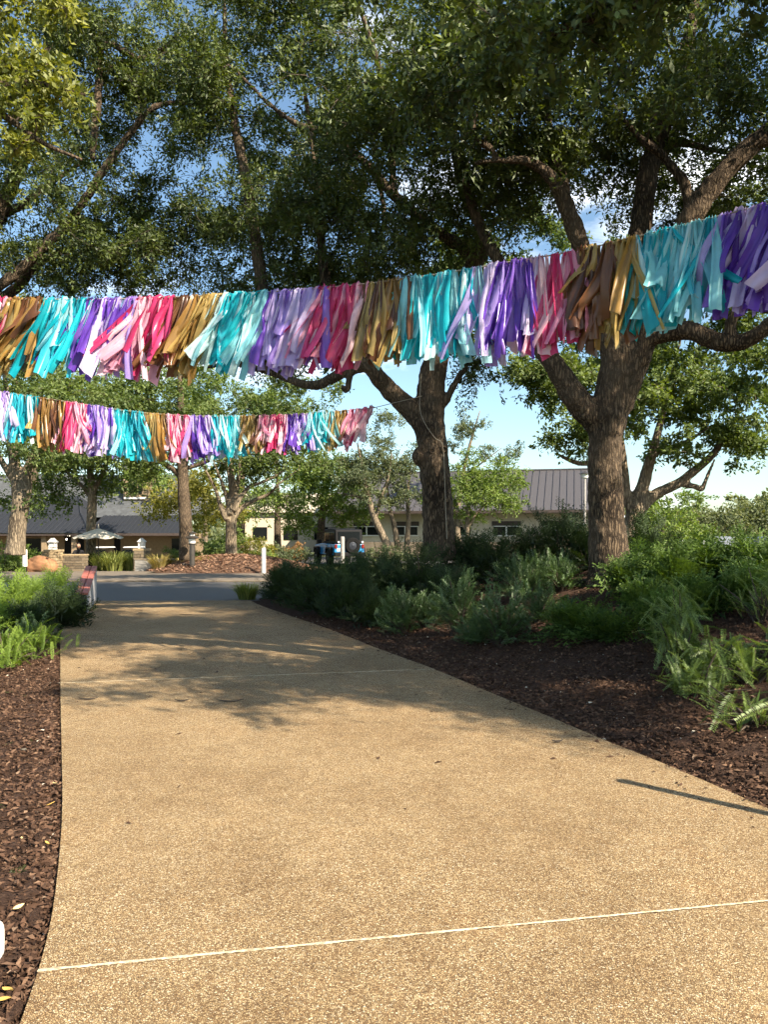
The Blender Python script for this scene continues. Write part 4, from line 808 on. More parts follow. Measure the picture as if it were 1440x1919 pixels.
# left bed
lg = 'shrubs beside the path on the left'
for px_, d, r, h, n, kind, mat, lab in [
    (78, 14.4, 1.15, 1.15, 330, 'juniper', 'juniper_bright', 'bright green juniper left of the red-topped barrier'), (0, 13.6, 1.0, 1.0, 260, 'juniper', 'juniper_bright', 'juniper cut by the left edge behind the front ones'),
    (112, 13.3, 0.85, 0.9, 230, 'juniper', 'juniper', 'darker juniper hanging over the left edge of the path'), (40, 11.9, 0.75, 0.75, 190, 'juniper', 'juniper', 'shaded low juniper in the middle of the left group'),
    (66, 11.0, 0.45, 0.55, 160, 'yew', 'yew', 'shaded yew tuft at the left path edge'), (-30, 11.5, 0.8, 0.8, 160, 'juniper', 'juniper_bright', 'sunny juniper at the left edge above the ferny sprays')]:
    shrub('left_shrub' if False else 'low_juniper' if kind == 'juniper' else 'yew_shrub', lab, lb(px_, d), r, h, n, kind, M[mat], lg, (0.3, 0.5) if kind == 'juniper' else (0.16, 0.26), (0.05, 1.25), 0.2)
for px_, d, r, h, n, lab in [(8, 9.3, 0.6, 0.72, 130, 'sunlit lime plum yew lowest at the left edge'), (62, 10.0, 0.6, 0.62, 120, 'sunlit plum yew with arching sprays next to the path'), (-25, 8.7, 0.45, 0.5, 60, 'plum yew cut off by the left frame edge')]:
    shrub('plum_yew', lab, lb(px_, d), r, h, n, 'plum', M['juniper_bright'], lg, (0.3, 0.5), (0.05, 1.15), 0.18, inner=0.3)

def grass(name, label, pos, rad, h, n, mat, group=None, wd=0.008, cat='grass clump', arch=0.5):
    root = empty(name, tuple(pos), 0, label, cat, group)
    a = rng.random(n) * 6.283; r0 = rad * 0.45 * np.sqrt(rng.random(n)); b = np.stack([np.cos(a) * r0, np.sin(a) * r0, 0 * a], -1)
    a2 = a + rng.normal(0, 0.6, n); o = np.stack([np.cos(a2), np.sin(a2), 0 * a], -1) * (rad * (0.3 + 0.9 * rng.random(n)))[:, None]; hh = h * (0.6 + 0.5 * rng.random(n))
    s = np.stack([-np.sin(a2), np.cos(a2), 0 * a], -1) * wd
    rows = []
    for t, ww in ((0, 1), (0.4, 0.9), (0.75, 0.6), (1, 0.1)):
        c = b + o * (t ** 1.8) * arch * 1.6 + np.stack([0 * a, 0 * a, hh * (t - 0.28 * arch * t ** 3)], -1); rows += [c - s * ww, c + s * ww]
    v = np.stack(rows, 1).reshape(-1, 3); q = np.arange(n)[:, None] * 8
    f = np.concatenate([q + [0, 1, 3, 2], q + [2, 3, 5, 4], q + [4, 5, 7, 6]])
    g = link('blades', npmesh('blades', v, f, np.repeat(rng.random(n), 8)), mat, root); g['kind'] = 'stuff'
    return root
grass('ornamental_grass', 'sunlit grass tuft at the far right corner of the path', (X(470, 19.4), 18.9, -0.02), 0.45, 0.5, 420, M['grass_blade'])
for px_, d, r, h, lab, mt in [(300, 33.0, 0.7, 0.8, 'dry golden grass clump left of the bronze lamp', 'dry_grass'), (385, 33.2, 0.6, 0.7, 'dry grass clump just right of the bronze lamp', 'dry_grass'), (410, 34.0, 0.45, 0.4, 'low dry grass at the foot of the mulch mound', 'dry_grass'), (332, 33.8, 0.5, 0.55, 'small dry grass directly behind the bronze lamp', 'dry_grass')]:
    grass('ornamental_grass', lab, (X(px_, d), d, 0.03), r, h, 260, M[mt], 'dry grasses near the lamp', 0.014)
for i, (px_, d) in enumerate([(190, 36), (205, 37), (222, 36.2), (238, 37), (248, 35.8), (214, 35.2), (197, 38)]):
    grass('ornamental_grass', ['lush grass clump right of the wrapped trunk', 'grass clump under the first golf cart', 'grass clump in the middle of the terrace planting', 'grass clump below the second golf cart', 'grass clump against the dark right pillar', 'front grass clump beside the terrace edge', 'rear grass clump near the wrapped trunk'][i],
          (X(px_, d), d, float(gz(X(px_, d), d)) + 0.06), 0.75, 1.05, 260, M['grass_blade'], 'green grasses on the terrace', 0.016)

def bush(label, px_, d, rx, h, z, mat, n=26, name='bush', group=None, sc=1.0, k=110):
    pos = np.array([X(px_, d), d, z]); root = empty(name, tuple(pos), 0, label, 'shrub', group)
    q = rn(rng.normal(0, 1, (n, 3))) * rng.random((n, 1)) ** 0.35; q[:, 2] = np.abs(q[:, 2]); cen = q * [rx, rx * 0.8, h * 0.8] + [0, 0, h * 0.12]
    v, f, t, tw, tl = leaves(cen, np.full(n, 0.34 * sc), k, 0.10 * sc, 0.05 * sc, flat=1.0)
    fo = link('foliage', npmesh('foliage', v, f, t), mat, root); fo['kind'] = 'stuff'
    v, f = cat_vf([tube(np.array([[0, 0, -0.05], c * 0.5 + [0, 0, 0.05], c]), [0.02, 0.015, 0.006], 4, False) for c in cen]); s_ = link('stems', npmesh('stems', v, f), M['twig'], root); s_['kind'] = 'stuff'
    return root
for px_, d, rx, h, z, mt, n, lab in [
    (5, 33, 1.3, 1.25, -0.1, 'bright_leaf', 34, 'clipped bright shrub at the left edge below the forked trunk'), (38, 33.5, 1.1, 1.2, -0.1, 'bright_leaf', 30, 'clipped bright shrub behind the left white post'), (68, 34.5, 1.0, 1.25, -0.2, 'mid_leaf', 28, 'darker clipped shrub left of the stone pillar'),
    (318, 40, 1.2, 1.7, -0.6, 'mid_leaf', 30, 'dark round shrub behind the grey planter box'), (350, 40, 1.1, 1.5, -0.5, 'mid_leaf', 26, 'green shrub behind the bronze lamp'), (395, 38, 1.2, 1.5, 0.0, 'bright_leaf', 28, 'green shrub left of the vase-shaped trunk'),
    (470, 38.5, 1.3, 1.5, 0.1, 'yellow_leaf', 30, 'yellow-green shrub right of the vase-shaped trunk'), (450, 42, 1.5, 2.3, 0.1, 'bright_leaf', 30, 'leafy shrub behind the vase-shaped trunk'), (540, 40, 1.3, 1.1, 0.0, 'grey_leaf', 30, 'pale grey-green shrub left of the blue car'),
    (505, 36, 1.0, 0.8, 0.0, 'bright_leaf', 22, 'small bright shrub behind the hedge end'), (540, 45, 1.1, 1.5, 0.0, 'rust_leaf', 18, 'orange-tinted shrub left of the blue car'), (730, 41, 1.6, 0.9, 0.0, 'grey_leaf', 26, 'pale shrub right of the blue car'),
    (1120, 24, 1.6, 1.1, 0.0, 'mid_leaf', 36, 'green shrub behind the largest trunk'), (1230, 26, 1.6, 1.0, 0.0, 'mid_leaf', 30, 'shrub below the crooked bough'), (420, 36.8, 0.8, 0.9, 0.3, 'mid_leaf', 18, 'small shrub at the mound crest')]:
    bush(lab, px_, d, rx, h, z, M[mt], n, group='background shrubs')
# far wood closing the horizon
n = 300; xx = np.concatenate([rng.uniform(-75, 10, 110), rng.uniform(10, 120, 190)]); yy = rng.uniform(95, 130, n); zz = 0.3 + rng.random(n) ** 0.8 * (3.0 + 2.6 * (np.sin(xx * 0.13) * 0.5 + 0.5) * sst(-10, 40, xx) + 1.2)
v, f, t, tw, tl = leaves(np.stack([xx, yy, zz], -1), np.full(n, 2.0), 80, 0.75, 0.5, flat=0.9)
tag(link('distant_woodland', npmesh('distant_woodland', v, f, t), M['far_leaf']), 'low far-off wood along the horizon', 'woodland', kind='stuff')
# mulch mound with the vase-shaped tree
th = np.linspace(0, 2 * np.pi, 48, endpoint=False); vs = []; rr = np.linspace(0, 1, 12)
mc = (X(440, 34.5), 34.2)
for r in rr:
    for a in th:
        x = mc[0] + 3.9 * r * math.cos(a); y = mc[1] + 3.3 * r * math.sin(a); vs.append((x, y, 0.68 * (1 - r * r) ** 1.1 * (0.92 + 0.08 * math.sin(5 * a)) + 0.03 * rng.normal() * (1 - r) - 0.02))
k = len(th); fs = [(i * k + j, i * k + (j + 1) % k, (i + 1) * k + (j + 1) % k, (i + 1) * k + j) for i in range(11) for j in range(k)]
tag(MB().add(vs, fs).build('mulch_mound', M['mulch_pale'], smooth=True), kind='structure')

n = 7500; a_ = rng.random(n) * 6.283; r_ = np.sqrt(rng.random(n)); xx, yy = mc[0] + 3.8 * r_ * np.cos(a_), mc[1] + 3.2 * r_ * np.sin(a_)
cc = np.stack([xx, yy, 0.68 * (1 - np.clip((xx - mc[0]) ** 2 / 15.21 + (yy - mc[1]) ** 2 / 10.89, 0, 1)) ** 1.1 + 0.02], -1); a_ = rng.random(n) * 6.28; ll_ = 0.03 + 0.06 * rng.random(n); uu = np.stack([np.cos(a_), np.sin(a_), rng.normal(0, 0.3, n)], -1) * ll_[:, None]; ss = np.stack([-np.sin(a_), np.cos(a_), rng.normal(0, 0.3, n)], -1) * (ll_ * 0.35)[:, None]
M['chip_pale'] = M['chip'].copy(); M['chip_pale'].name = 'bark_chip_pale'
for e_ in [x for x in M['chip_pale'].node_tree.nodes if x.type == 'VALTORGB'][0].color_ramp.elements: e_.color = tuple(min(0.7, q * 2.6) for q in e_.color[:3]) + (1,)
tag(link('bark_mulch', npmesh('bark_mulch', np.stack([cc - uu, cc + ss, cc + uu, cc - ss], 1).reshape(-1, 3), np.arange(4 * n).reshape(-1, 4), np.repeat(rng.beta(2, 2.2, n), 4)), M['chip_pale']), 'paler bark mulch on the far mound under the vase-shaped tree', 'mulch', kind='stuff')
# fallen leaves lying on the mulch at lower left
def fallen(px_, py_, sz, label, col='yellow_leaf'):
    d = EYE * FPX / (py_ - HY); x = X(px_, d); z = float(h_left(x, d)) + 0.025
    a = rng.random() * 6.28; ts = np.linspace(0, 1, 7); w_ = np.array([0.02, 0.3, 0.48, 0.5, 0.42, 0.25, 0.02]) * 0.75; vs = []
    for t, ww in zip(ts, w_):
        for s in (-1, 0, 1): vs.append(((t - 0.5) * sz, s * ww * sz * 0.5, 0.10 * sz * (abs(s) + (t - 0.5) ** 2 * 1.5)))
    fs = [(3 * i + j, 3 * i + j + 1, 3 * i + j + 4, 3 * i + j + 3) for i in range(6) for j in (0, 1)]
    o = MB().add(vs, fs).build('fallen_leaf', M[col], smooth=True); o.location = (x, d, z); o.rotation_euler = (rng.normal(0, 0.15), rng.normal(0, 0.15), a)
    return tag(o, label, 'leaf', 'fallen leaves on the left mulch')
M['pale_leaf'] = plain('pale_dry_leaf', (0.72, 0.58, 0.27), 0.6); M['gold_leaf'] = plain('gold_dry_leaf', (0.62, 0.40, 0.10), 0.6)
for px_, py_, sz, lab, c_ in [(34, 1698, 0.055, 'pale yellow leaf lying alone on the left mulch', 'pale_leaf'), (14, 1852, 0.06, 'golden leaf at the left edge near the bottom, upper of the pair', 'gold_leaf'), (6, 1870, 0.055, 'golden leaf at the left edge near the bottom, lower of the pair', 'gold_leaf'),
    (95, 1505, 0.05, 'tan leaf touching the path edge on the left mulch', 'gold_leaf'), (88, 1578, 0.045, 'tan curled leaf by the path edge above the pale one', 'gold_leaf'), (40, 1568, 0.03, 'small pale leaf high on the left mulch', 'pale_leaf'), (102, 1466, 0.035, 'whitish leaf scrap at the path edge', 'pale_leaf')]:
    fallen(px_, py_, sz, lab, c_)
# ------------------------------------------------------------------ streamer garlands
def streamer_mesh(anchor, dirv, Ln, wd, side, ripple, ph, twist, over, kink):
    n = 13; t = np.linspace(0, 1, n)
    dirv = rn(dirv); depthv = rn(np.cross(side, [0, 0, 1.0]))
    c = anchor + np.outer(t * Ln, dirv)
    # starts behind the rope, crosses over it in a loop, then falls
    top = np.clip(t / 0.12, 0, 1)
    c[:, 2] += (0.018 + 0.03 * abs(math.sin(ph * 2.3))) * np.sin(np.pi * np.clip(t / 0.16, 0, 1)) + 0.004
    c += np.outer(-over * (top - 0.35) * 0.04 + ripple * np.sin(t * 4.6 + ph) * t, depthv)
    c += np.outer(0.8 * ripple * np.sin(t * 3.7 + ph * 1.7) * t + kink * np.clip(t - 0.35, 0, 1) ** 1.4, side)
    c[:, 2] += abs(kink) * 0.35 * np.clip(t - 0.35, 0, 1) ** 1.4
    a = twist * t ** 1.3 + 0.3 * np.sin(3 * t + ph)
    sv = np.cos(a)[:, None] * side + np.sin(a)[:, None] * depthv
    tang = rn(np.gradient(c, axis=0)); sv = rn(sv - tang * np.sum(sv * tang, 1, keepdims=True)); nv = np.cross(sv, tang)
    wr = wd * (0.32 + 0.68 * np.clip(t / 0.4, 0, 1) ** 0.8)
    rows = []
    for s in (-0.5, -0.25, 0.0, 0.25, 0.5):
        rows.append(c + sv * (s * wr)[:, None] + nv * (wd * (0.16 + 0.12 * (1 - t)) * np.sin(s * 8 + ph * 2 + t * 2.2))[:, None])
    v = np.stack(rows, 1); v[-1] += np.outer([0.0, 0.25, 0.5, 0.75, 1.0], dirv) * wd * 0.5 * math.sin(ph * 5)
    v = v.reshape(-1, 3); i = (np.arange(n - 1)[:, None] * 5 + np.arange(4)[None]).ravel()
    return v, np.stack([i, i + 1, i + 6, i + 5], -1)
def garland(label, line, bands, Lfun, sway, n_front, n_back, wd, rope_ext, seed, group):
    """line: [(px,py,depth)], bands: [(px0, px1, colour)], sway(px) = sideways lean of the hanging strips"""
    global rng
    rng = np.random.default_rng(seed)
    pts = np.array([P(*p) for p in line]); pp = np.array([p[0] for p in line], float)
    lp, lr = smooth_path(pts, np.full(len(pts), 0.007), 8); lpx = CX + lp[:, 0] / lp[:, 1] * FPX
    root = empty('streamer_garland', tuple(lp[len(lp) // 2]), 0, label, 'garland', group); o0 = lp[len(lp) // 2]
    rope = np.vstack([[rope_ext[0]], lp, [rope_ext[1]]])
    MB().tube(rope - o0, 0.007, 6).build('rope', M['rope'], root, smooth=True)
    cum = np.concatenate([[0], np.cumsum(np.linalg.norm(np.diff(lp, axis=0), axis=1))])
    back_v, back_f, back_m, off = [], [], [], 0
    N = n_front + n_back
    order = rng.permutation(N)
    for q in range(N):
        s0 = (q + rng.random()) / N * cum[-1]; kn = 0.13; s = (math.floor(s0 / kn) + 0.5) * kn; fan = (s0 - s) / kn; s = min(cum[-1] - 0.01, s + rng.normal(0, 0.014) + fan * kn * 0.45); a = np.array([np.interp(s, cum, lp[:, i]) for i in range(3)]); px_ = np.interp(s, cum, lpx)
        side = rn(np.array([np.interp(min(s + 0.1, cum[-1]), cum, lp[:, i]) for i in range(3)]) - np.array([np.interp(max(s - 0.1, 0), cum, lp[:, i]) for i in range(3)])); side[2] = 0; side = rn(side)
        pj = px_ + rng.normal(0, 9 if seed == 21 else 4)
        col = 'aqua'
        for x0, x1, c_ in bands:
            if x0 <= pj < x1: col = c_; break
        front = order[q] < n_front
        mats = RM[col]; ph_blk = int(px_ / 24)
        mi = int(np.random.default_rng(abs(ph_blk * 7 + seed)).integers(0, len(mats))) if rng.random() < 0.5 else int(rng.integers(0, len(mats)))
        Ln = Lfun(px_) * (rng.uniform(0.80, 1.10) if rng.random() < 0.8 else rng.uniform(0.5, 0.85)); sw = sway(px_) + fan * 0.26 + rng.normal(0, 0.11)
        if rng.random() < 0.10: sw += rng.normal(0, 0.4)
        dp = rn(np.cross(side, [0, 0, 1.0]))
        dirv = np.array([0, 0, -1.0]) + side * sw + dp * (rng.normal(0.0, 0.10) + (0.05 if front else -0.08))
        v, f = streamer_mesh(a, dirv, Ln, wd * rng.choice([0.5, 0.7, 0.9, 1.15, 1.4], p=[0.2, 0.27, 0.27, 0.18, 0.08]), side, rng.uniform(0.02, 0.06), rng.random() * 6.28, rng.normal(0, 0.9), 1.0 if front else -1.0, rng.normal(0, 0.12))
        v = v - o0
        if front:
            o = link('streamer', npmesh('streamer', v, f), mats[mi], root, True)
        else:
            back_v.append(v); back_f.append(f + off); off += len(v); back_m.append(np.full(len(f), RLIST.index(mats[mi])))
    b = link('streamers_behind', npmesh('streamers_behind', np.vstack(back_v), np.vstack(back_f), None, np.concatenate(back_m)), RLIST, root, True); b['kind'] = 'stuff'
    return root
gg = 'fringe garlands of coloured streamers'
B1 = [(-400, -60, 'purple'), (-60, 22, 'pink'), (22, 92, 'gold'), (92, 172, 'aqua'), (172, 246, 'purple'), (246, 335, 'pink'), (335, 412, 'gold'), (412, 505, 'aqua'), (505, 605, 'purple'), (605, 684, 'pink'), (684, 768, 'gold'), (768, 890, 'aqua'), (890, 1000, 'purple'), (1000, 1082, 'pink'), (1082, 1200, 'gold'), (1200, 1312, 'aqua'), (1312, 1345, 'aqua'), (1345, 1800, 'purple')]
l1 = [(-130, 556, 8.9), (0, 560, 8.8), (150, 561, 8.7), (300, 558, 8.6), (420, 552, 8.5), (560, 543, 8.35), (700, 530, 8.2), (830, 512, 8.0), (960, 490, 7.75), (1080, 470, 7.5), (1200, 442, 7.2), (1320, 412, 6.9), (1440, 382, 6.6), (1560, 350, 6.3)]
def sw1(px): return float(np.interp(px, [0, 150, 300, 420, 560, 700, 900, 1000, 1250, 1440], [-0.32, -0.38, -0.42, -0.42, -0.24, -0.15, 0.0, -0.08, -0.05, -0.22]))
garland('nearer long garland of pink, gold, turquoise and purple streamers across the path', l1, B1, lambda px: float(np.interp(px, [0, 300, 700, 1000, 1200, 1440], [0.84, 0.92, 0.88, 0.98, 0.94, 0.88])), sw1, 300, 340, 0.118, ((-6.1, 8.9, 4.35), (7.9, 4.5, 4.9)), 21, gg)
B2 = [(-200, 18, 'purple'), (18, 70, 'aqua'), (70, 122, 'gold'), (122, 160, 'pink'), (160, 212, 'purple'), (212, 268, 'aqua'), (268, 310, 'gold'), (310, 353, 'pink'), (353, 396, 'purple'), (396, 450, 'aqua'), (450, 488, 'gold'), (488, 538, 'pink'), (538, 580, 'purple'), (580, 625, 'aqua'), (625, 656, 'gold'), (656, 760, 'pink')]
l2 = [(-70, 722, 13.4), (0, 734, 13.5), (80, 746, 13.55), (160, 758, 13.6), (240, 770, 13.7), (330, 778, 13.75), (430, 780, 13.8), (530, 778, 13.9), (620, 772, 14.0), (702, 764, 14.05)]
def sw2(px): return float(np.interp(px, [0, 160, 230, 300, 400, 560, 640, 680, 705], [0.0, -0.05, 0.1, 0.05, 0.1, 0.0, -0.15, -0.35, -0.6]))
def ln2(px): return float(np.interp(px, [0, 150, 420, 500, 600, 660, 690, 705], [0.83, 0.88, 0.78, 0.66, 0.68, 0.72, 0.62, 0.40]))
garland('farther garland of coloured streamers tied to the trunk with two knots', l2, B2, ln2, sw2, 260, 250, 0.098, ((-9.0, 13.3, 4.6), tuple(P(792, 742, 14.25))), 33, gg)
rng = np.random.default_rng(99)

# ------------------------------------------------------------------ low barrier beside the path
bar = empty('barrier', (X(152, 15.35), 15.35, 0.0), 0, 'low grey-sided barrier with red plank top sloping up away from the path', 'barrier')
a0 = np.array(bar.location); a1 = np.array([X(171, 17.9), 17.9, 0.0]); ax = a1 - a0; Lb = np.linalg.norm(ax); bar.rotation_euler = (0, 0, math.atan2(ax[1], ax[0]))
def slope_prism(y0, y1, z0a, z1a, z0b, z1b, name, mat, bevel=0.006, x0=0.0, x1=None):
    x1 = x1 or Lb
    return MB().add([(x0, y0, z0a), (x0, y1, z0a), (x1, y1, z0b), (x1, y0, z0b), (x0, y0, z1a), (x0, y1, z1a), (x1, y1, z1b), (x1, y0, z1b)], [(0, 1, 2, 3), (4, 5, 6, 7), (0, 1, 5, 4), (1, 2, 6, 5), (2, 3, 7, 6), (3, 0, 4, 7)]).build(name, mat, bar, bevel)
slope_prism(-0.095, 0.095, 0.0, 0.37, 0.0, 0.80, 'core', M['black'], x0=0.012)
slope_prism(-0.115, -0.0955, 0.02, 0.37, 0.03, 0.80, 'side_panel', M['panel_grey']); slope_prism(0.0955, 0.115, 0.02, 0.37, 0.03, 0.80, 'side_panel', M['panel_grey'])
slope_prism(-0.125, -0.008, 0.372, 0.42, 0.802, 0.85, 'plank', M['red_plank']); slope_prism(0.008, 0.125, 0.372, 0.42, 0.802, 0.85, 'plank', M['red_plank'])
for yy_ in (-0.06, 0.06):
    MB().box((0.004, yy_, 0.30), (0.014, 0.07, 0.05)).build('end_bracket', M['bronze'], bar, 0.004)
for zz_ in (0.06, 0.34): MB().lathe([(0.014, 0.0), (0.014, -0.012), (0.008, -0.016)], 10, (0.012, -0.07, zz_), 'x').build('bolt', M['rim'], bar)
# small black landscape light at the left path edge
q = lb(97, 11.2); ll = empty('landscape_light', q, 0, 'small black landscape light among the left shrubs at the path edge', 'light')
MB().box((0, 0, 0.10), (0.03, 0.03, 0.22)).build('stake', M['black'], ll, 0.004); MB().box((0, -0.02, 0.24), (0.14, 0.10, 0.07), rx=-0.3).build('housing', M['bronze'], ll, 0.012); MB().box((0, -0.07, 0.225), (0.11, 0.012, 0.05), rx=-0.3).build('lens', M['lamp_glass'], ll, 0.003)
# white marker cut off by the left edge
q = P(-16, 1792, 2.95); mk = empty('ground_marker', (q[0], q[1], -0.03), 0, 'white rounded marker peeping in at the left edge near the bottom', 'marker')
MB().prism([(0.045 * math.copysign(abs(math.cos(a)) ** 0.5, math.cos(a)), 0.075 * math.copysign(abs(math.sin(a)) ** 0.5, math.sin(a)) + 0.07) for a in np.linspace(0, 2 * math.pi, 28, endpoint=False)], 'y', -0.012, 0.012).build('plate', M['white'], mk, 0.004); MB().box((0, 0.02, 0.0), (0.015, 0.012, 0.10)).build('stake', M['black'], mk)
# slim post right of the frame whose shadow lies on the path
tip = np.array([1.53, 5.0]); bdir = np.array([math.sin(SUN_AZ), math.cos(SUN_AZ)]); tl_ = 2.3; bp = tip + bdir * tl_; hp = tl_ * math.tan(SUN_EL)
z0 = float(h_right(bp[0], bp[1])); po = empty('sign_post', (bp[0], bp[1], z0), 0, 'slim post right of the frame that throws the long shadow on the path', 'post')
MB().tube([(0, 0, -0.2), (0, 0, hp - z0 - 0.02)], 0.04, 14).build('shaft', M['bronze'], po, smooth=True); MB().lathe([(0.045, 0), (0.047, 0.03), (0.03, 0.045), (0.006, 0.05)], 14, (0, 0, hp - z0 - 0.05)).build('cap', M['bronze'], po, smooth=True)

# ------------------------------------------------------------------ lamp post, bollards, posts
def bollard(px_, ytop, ybot, d, label, mat='white', r=0.08, name='bollard', dark=False):
    z0 = EYE + (HY - ybot) / FPX * d; z1 = EYE + (HY - ytop) / FPX * d; o = empty(name, (X(px_, d), d, z0), 0, label, 'bollard', 'bollards and marker posts'); h = z1 - z0
    if dark: MB().lathe([(r * 0.8, -0.1), (r * 0.8, h * 0.25)], 14).build('base', M['black'], o, smooth=False)
    MB().lathe([(r, h * 0.25 if dark else -0.4), (r, h - 0.06), (r * 0.94, h - 0.05), (r * 0.94, h - 0.035), (r, h - 0.03), (r * 0.92, h), (r * 0.3, h + 0.012)], 18).build('shaft', M[mat], o, smooth=False)
    return o
bollard(46, 1030, 1072, 32, 'white bollard with dark foot left of the red boulder', r=0.10, dark=True)
bollard(494, 1027, 1073, 31, 'white bollard at the end of the hedge', r=0.09)
bollard(642, 1006, 1040, 36, 'grey post in front of the blue car', 'beige_post', 0.10)
bollard(1278, 1012, 1045, 33, 'white marker post, left of the two at the far right', r=0.075, name='marker_post')
bollard(1320, 1014, 1048, 33, 'white marker post, right of the two at the far right', r=0.075, name='marker_post')
d = 32.0; z0 = 0.02; lp_ = empty('lamp_post', (X(360, d), d, z0), 0, 'short bronze lamp post with lantern head beside the mulch mound', 'lamp')
k = d / FPX
def lh(y): return EYE + (HY - y) * k - z0
MB().lathe([(0.17, -0.05), (0.17, 0.03), (0.13, 0.05), (0.115, 0.06), (0.115, lh(1021))], 18).build('post', M['bronze'], lp_)
MB().lathe([(0.115, lh(1021)), (0.15, lh(1020)), (0.15, lh(1018.5)), (0.12, lh(1018))], 18).build('collar', M['bronze'], lp_)
MB().lathe([(0.13, lh(1018)), (0.14, lh(1010))], 18).build('lens', M['lamp_glass'], lp_)
MB().lathe([(0.14, lh(1010)), (0.29, lh(1008.5)), (0.30, lh(1007.5)), (0.16, lh(1004.5)), (0.15, lh(1004.2))], 22).build('shade', M['bronze'], lp_)
for a in range(6): MB().box((0.14 * math.cos(a * 1.047), 0.14 * math.sin(a * 1.047), (lh(1004.4) + lh(999.5)) / 2), (0.02, 0.02, lh(999.5) - lh(1004.4))).build('cage_bar', M['bronze'], lp_)
MB().lathe([(0.10, lh(1004.2)), (0.10, lh(1000))], 14).build('upper_lens', M['lamp_glass'], lp_)
MB().lathe([(0.17, lh(999.5)), (0.18, lh(998.5)), (0.10, lh(997.2)), (0.02, lh(996.6))], 22).build('cap', M['bronze'], lp_)
d = 40; k = d / FPX; z0 = 0.0; sl = empty('street_lamp', (X(1097, d), d, z0), 0, 'slim tall lamp in front of the right end of the grey roof', 'lamp')
MB().lathe([(0.12, 0), (0.12, 0.5), (0.06, 0.55), (0.055, lh(898))], 12).build('pole', M['beige_post'], sl)
MB().lathe([(0.06, lh(898)), (0.17, lh(895)), (0.19, lh(888))], 14).build('lantern', M['lamp_glass'], sl); MB().lathe([(0.30, lh(888.4)), (0.30, lh(887.6)), (0.10, lh(884)), (0.03, lh(882.5))], 16).build('cap', M['bronze'], sl)

# ------------------------------------------------------------------ stonework on the terrace
def stonework(name, parent, w, dpt, h, col, sw=0.34, sh=0.13):
    mb = MB(); z = 0.0; r = random.Random(int(w * 100 + h * 7))
    while z < h - 0.02:
        ch = min(sh * r.uniform(0.7, 1.25), h - z)
        if h - z - ch < 0.05: ch = h - z
        for face, span, fix, ax_ in (('f', w, -dpt / 2, 0), ('b', w, dpt / 2, 0), ('l', dpt, -w / 2, 1), ('r', dpt, w / 2, 1)):
            x = -span / 2
            while x < span / 2 - 0.01:
                cw = min(sw * r.uniform(0.5, 1.5), span / 2 - x)
                if span / 2 - x - cw < 0.08: cw = span / 2 - x
                pr = r.uniform(0.0, 0.03); sg = -1 if fix < 0 else 1
                c = (x + cw / 2, fix + sg * (pr / 2 - 0.02), z + ch / 2) if ax_ == 0 else (fix + sg * (pr / 2 - 0.02), x + cw / 2, z + ch / 2)
                dm = (cw - 0.02, 0.06 + pr, ch - 0.018) if ax_ == 0 else (0.06 + pr, cw - 0.02, ch - 0.018)
                mb.box(c, dm); x += cw
        z += ch
    o = mb.build(name, col, parent, 0.008); o['kind'] = 'stuff'
    MB().box((0, 0, h / 2), (w - 0.04, dpt - 0.04, h - 0.01)).build('core', M['planter_grey'], parent)
def stonemat(nm, a, b_, c_):
    m, t, b, o = newmat(nm); g = nd(t, 'ShaderNodeNewGeometry'); n = noise(t, coords(t), 8, 4)
    t.links.new(mixc(t, 0.35, ramp(t, g.outputs['Random Per Island'], [(0, a), (0.5, b_), (1, c_)]), ramp(t, n, [(0.3, a), (0.7, c_)])), b.inputs['Base Color']); b.inputs['Roughness'].default_value = 0.9; bump(t, n, b, 0.5, 0.02); return m
M['stone'] = stonemat('stone_tan', (0.075, 0.06, 0.042), (0.14, 0.11, 0.07), (0.23, 0.18, 0.12)); M['stone_warm'] = stonemat('stone_warm', (0.19, 0.135, 0.07), (0.30, 0.22, 0.12), (0.40, 0.31, 0.19))
d = 33.5; zb = -0.2
def stone_thing(name, label, px0, px1, ytop, d, dp, cap, col, cat, lantern=False):
    zt = EYE + (HY - ytop) / FPX * d; w_ = (px1 - px0) / FPX * d; z0 = float(gz((X((px0 + px1) / 2, d)), d)) + 0.03
    o = empty(name, (X((px0 + px1) / 2, d), d, z0), 0, label, cat); h = zt - z0
    stonework('stonework', o, w_, dp, h - cap, M[col]); MB().box((0, 0, h - cap / 2 + 0.002), (w_ + 0.08, dp + 0.08, cap)).build('cap_stone', M['stone_warm'], o, 0.015)
    return o, h, z0
o1, h1, zq1 = stone_thing('stone_pillar', 'tan stone pillar carrying a white lantern, at the left end of the stone wall', 85, 112, 1030, 33.4, 0.62, 0.10, 'stone_warm', 'pillar')
o2, h2, zq2 = stone_thing('stone_wall', 'low stone wall between the lantern pillar and the wrapped trunk', 113.5, 161, 1038.5, 33.8, 0.4, 0.07, 'stone', 'wall')
o3, h3, zq3 = stone_thing('stone_pillar', 'darker stone pillar with lantern right of the terrace grasses', 254, 277, 1028, 35.0, 0.55, 0.10, 'stone', 'pillar')
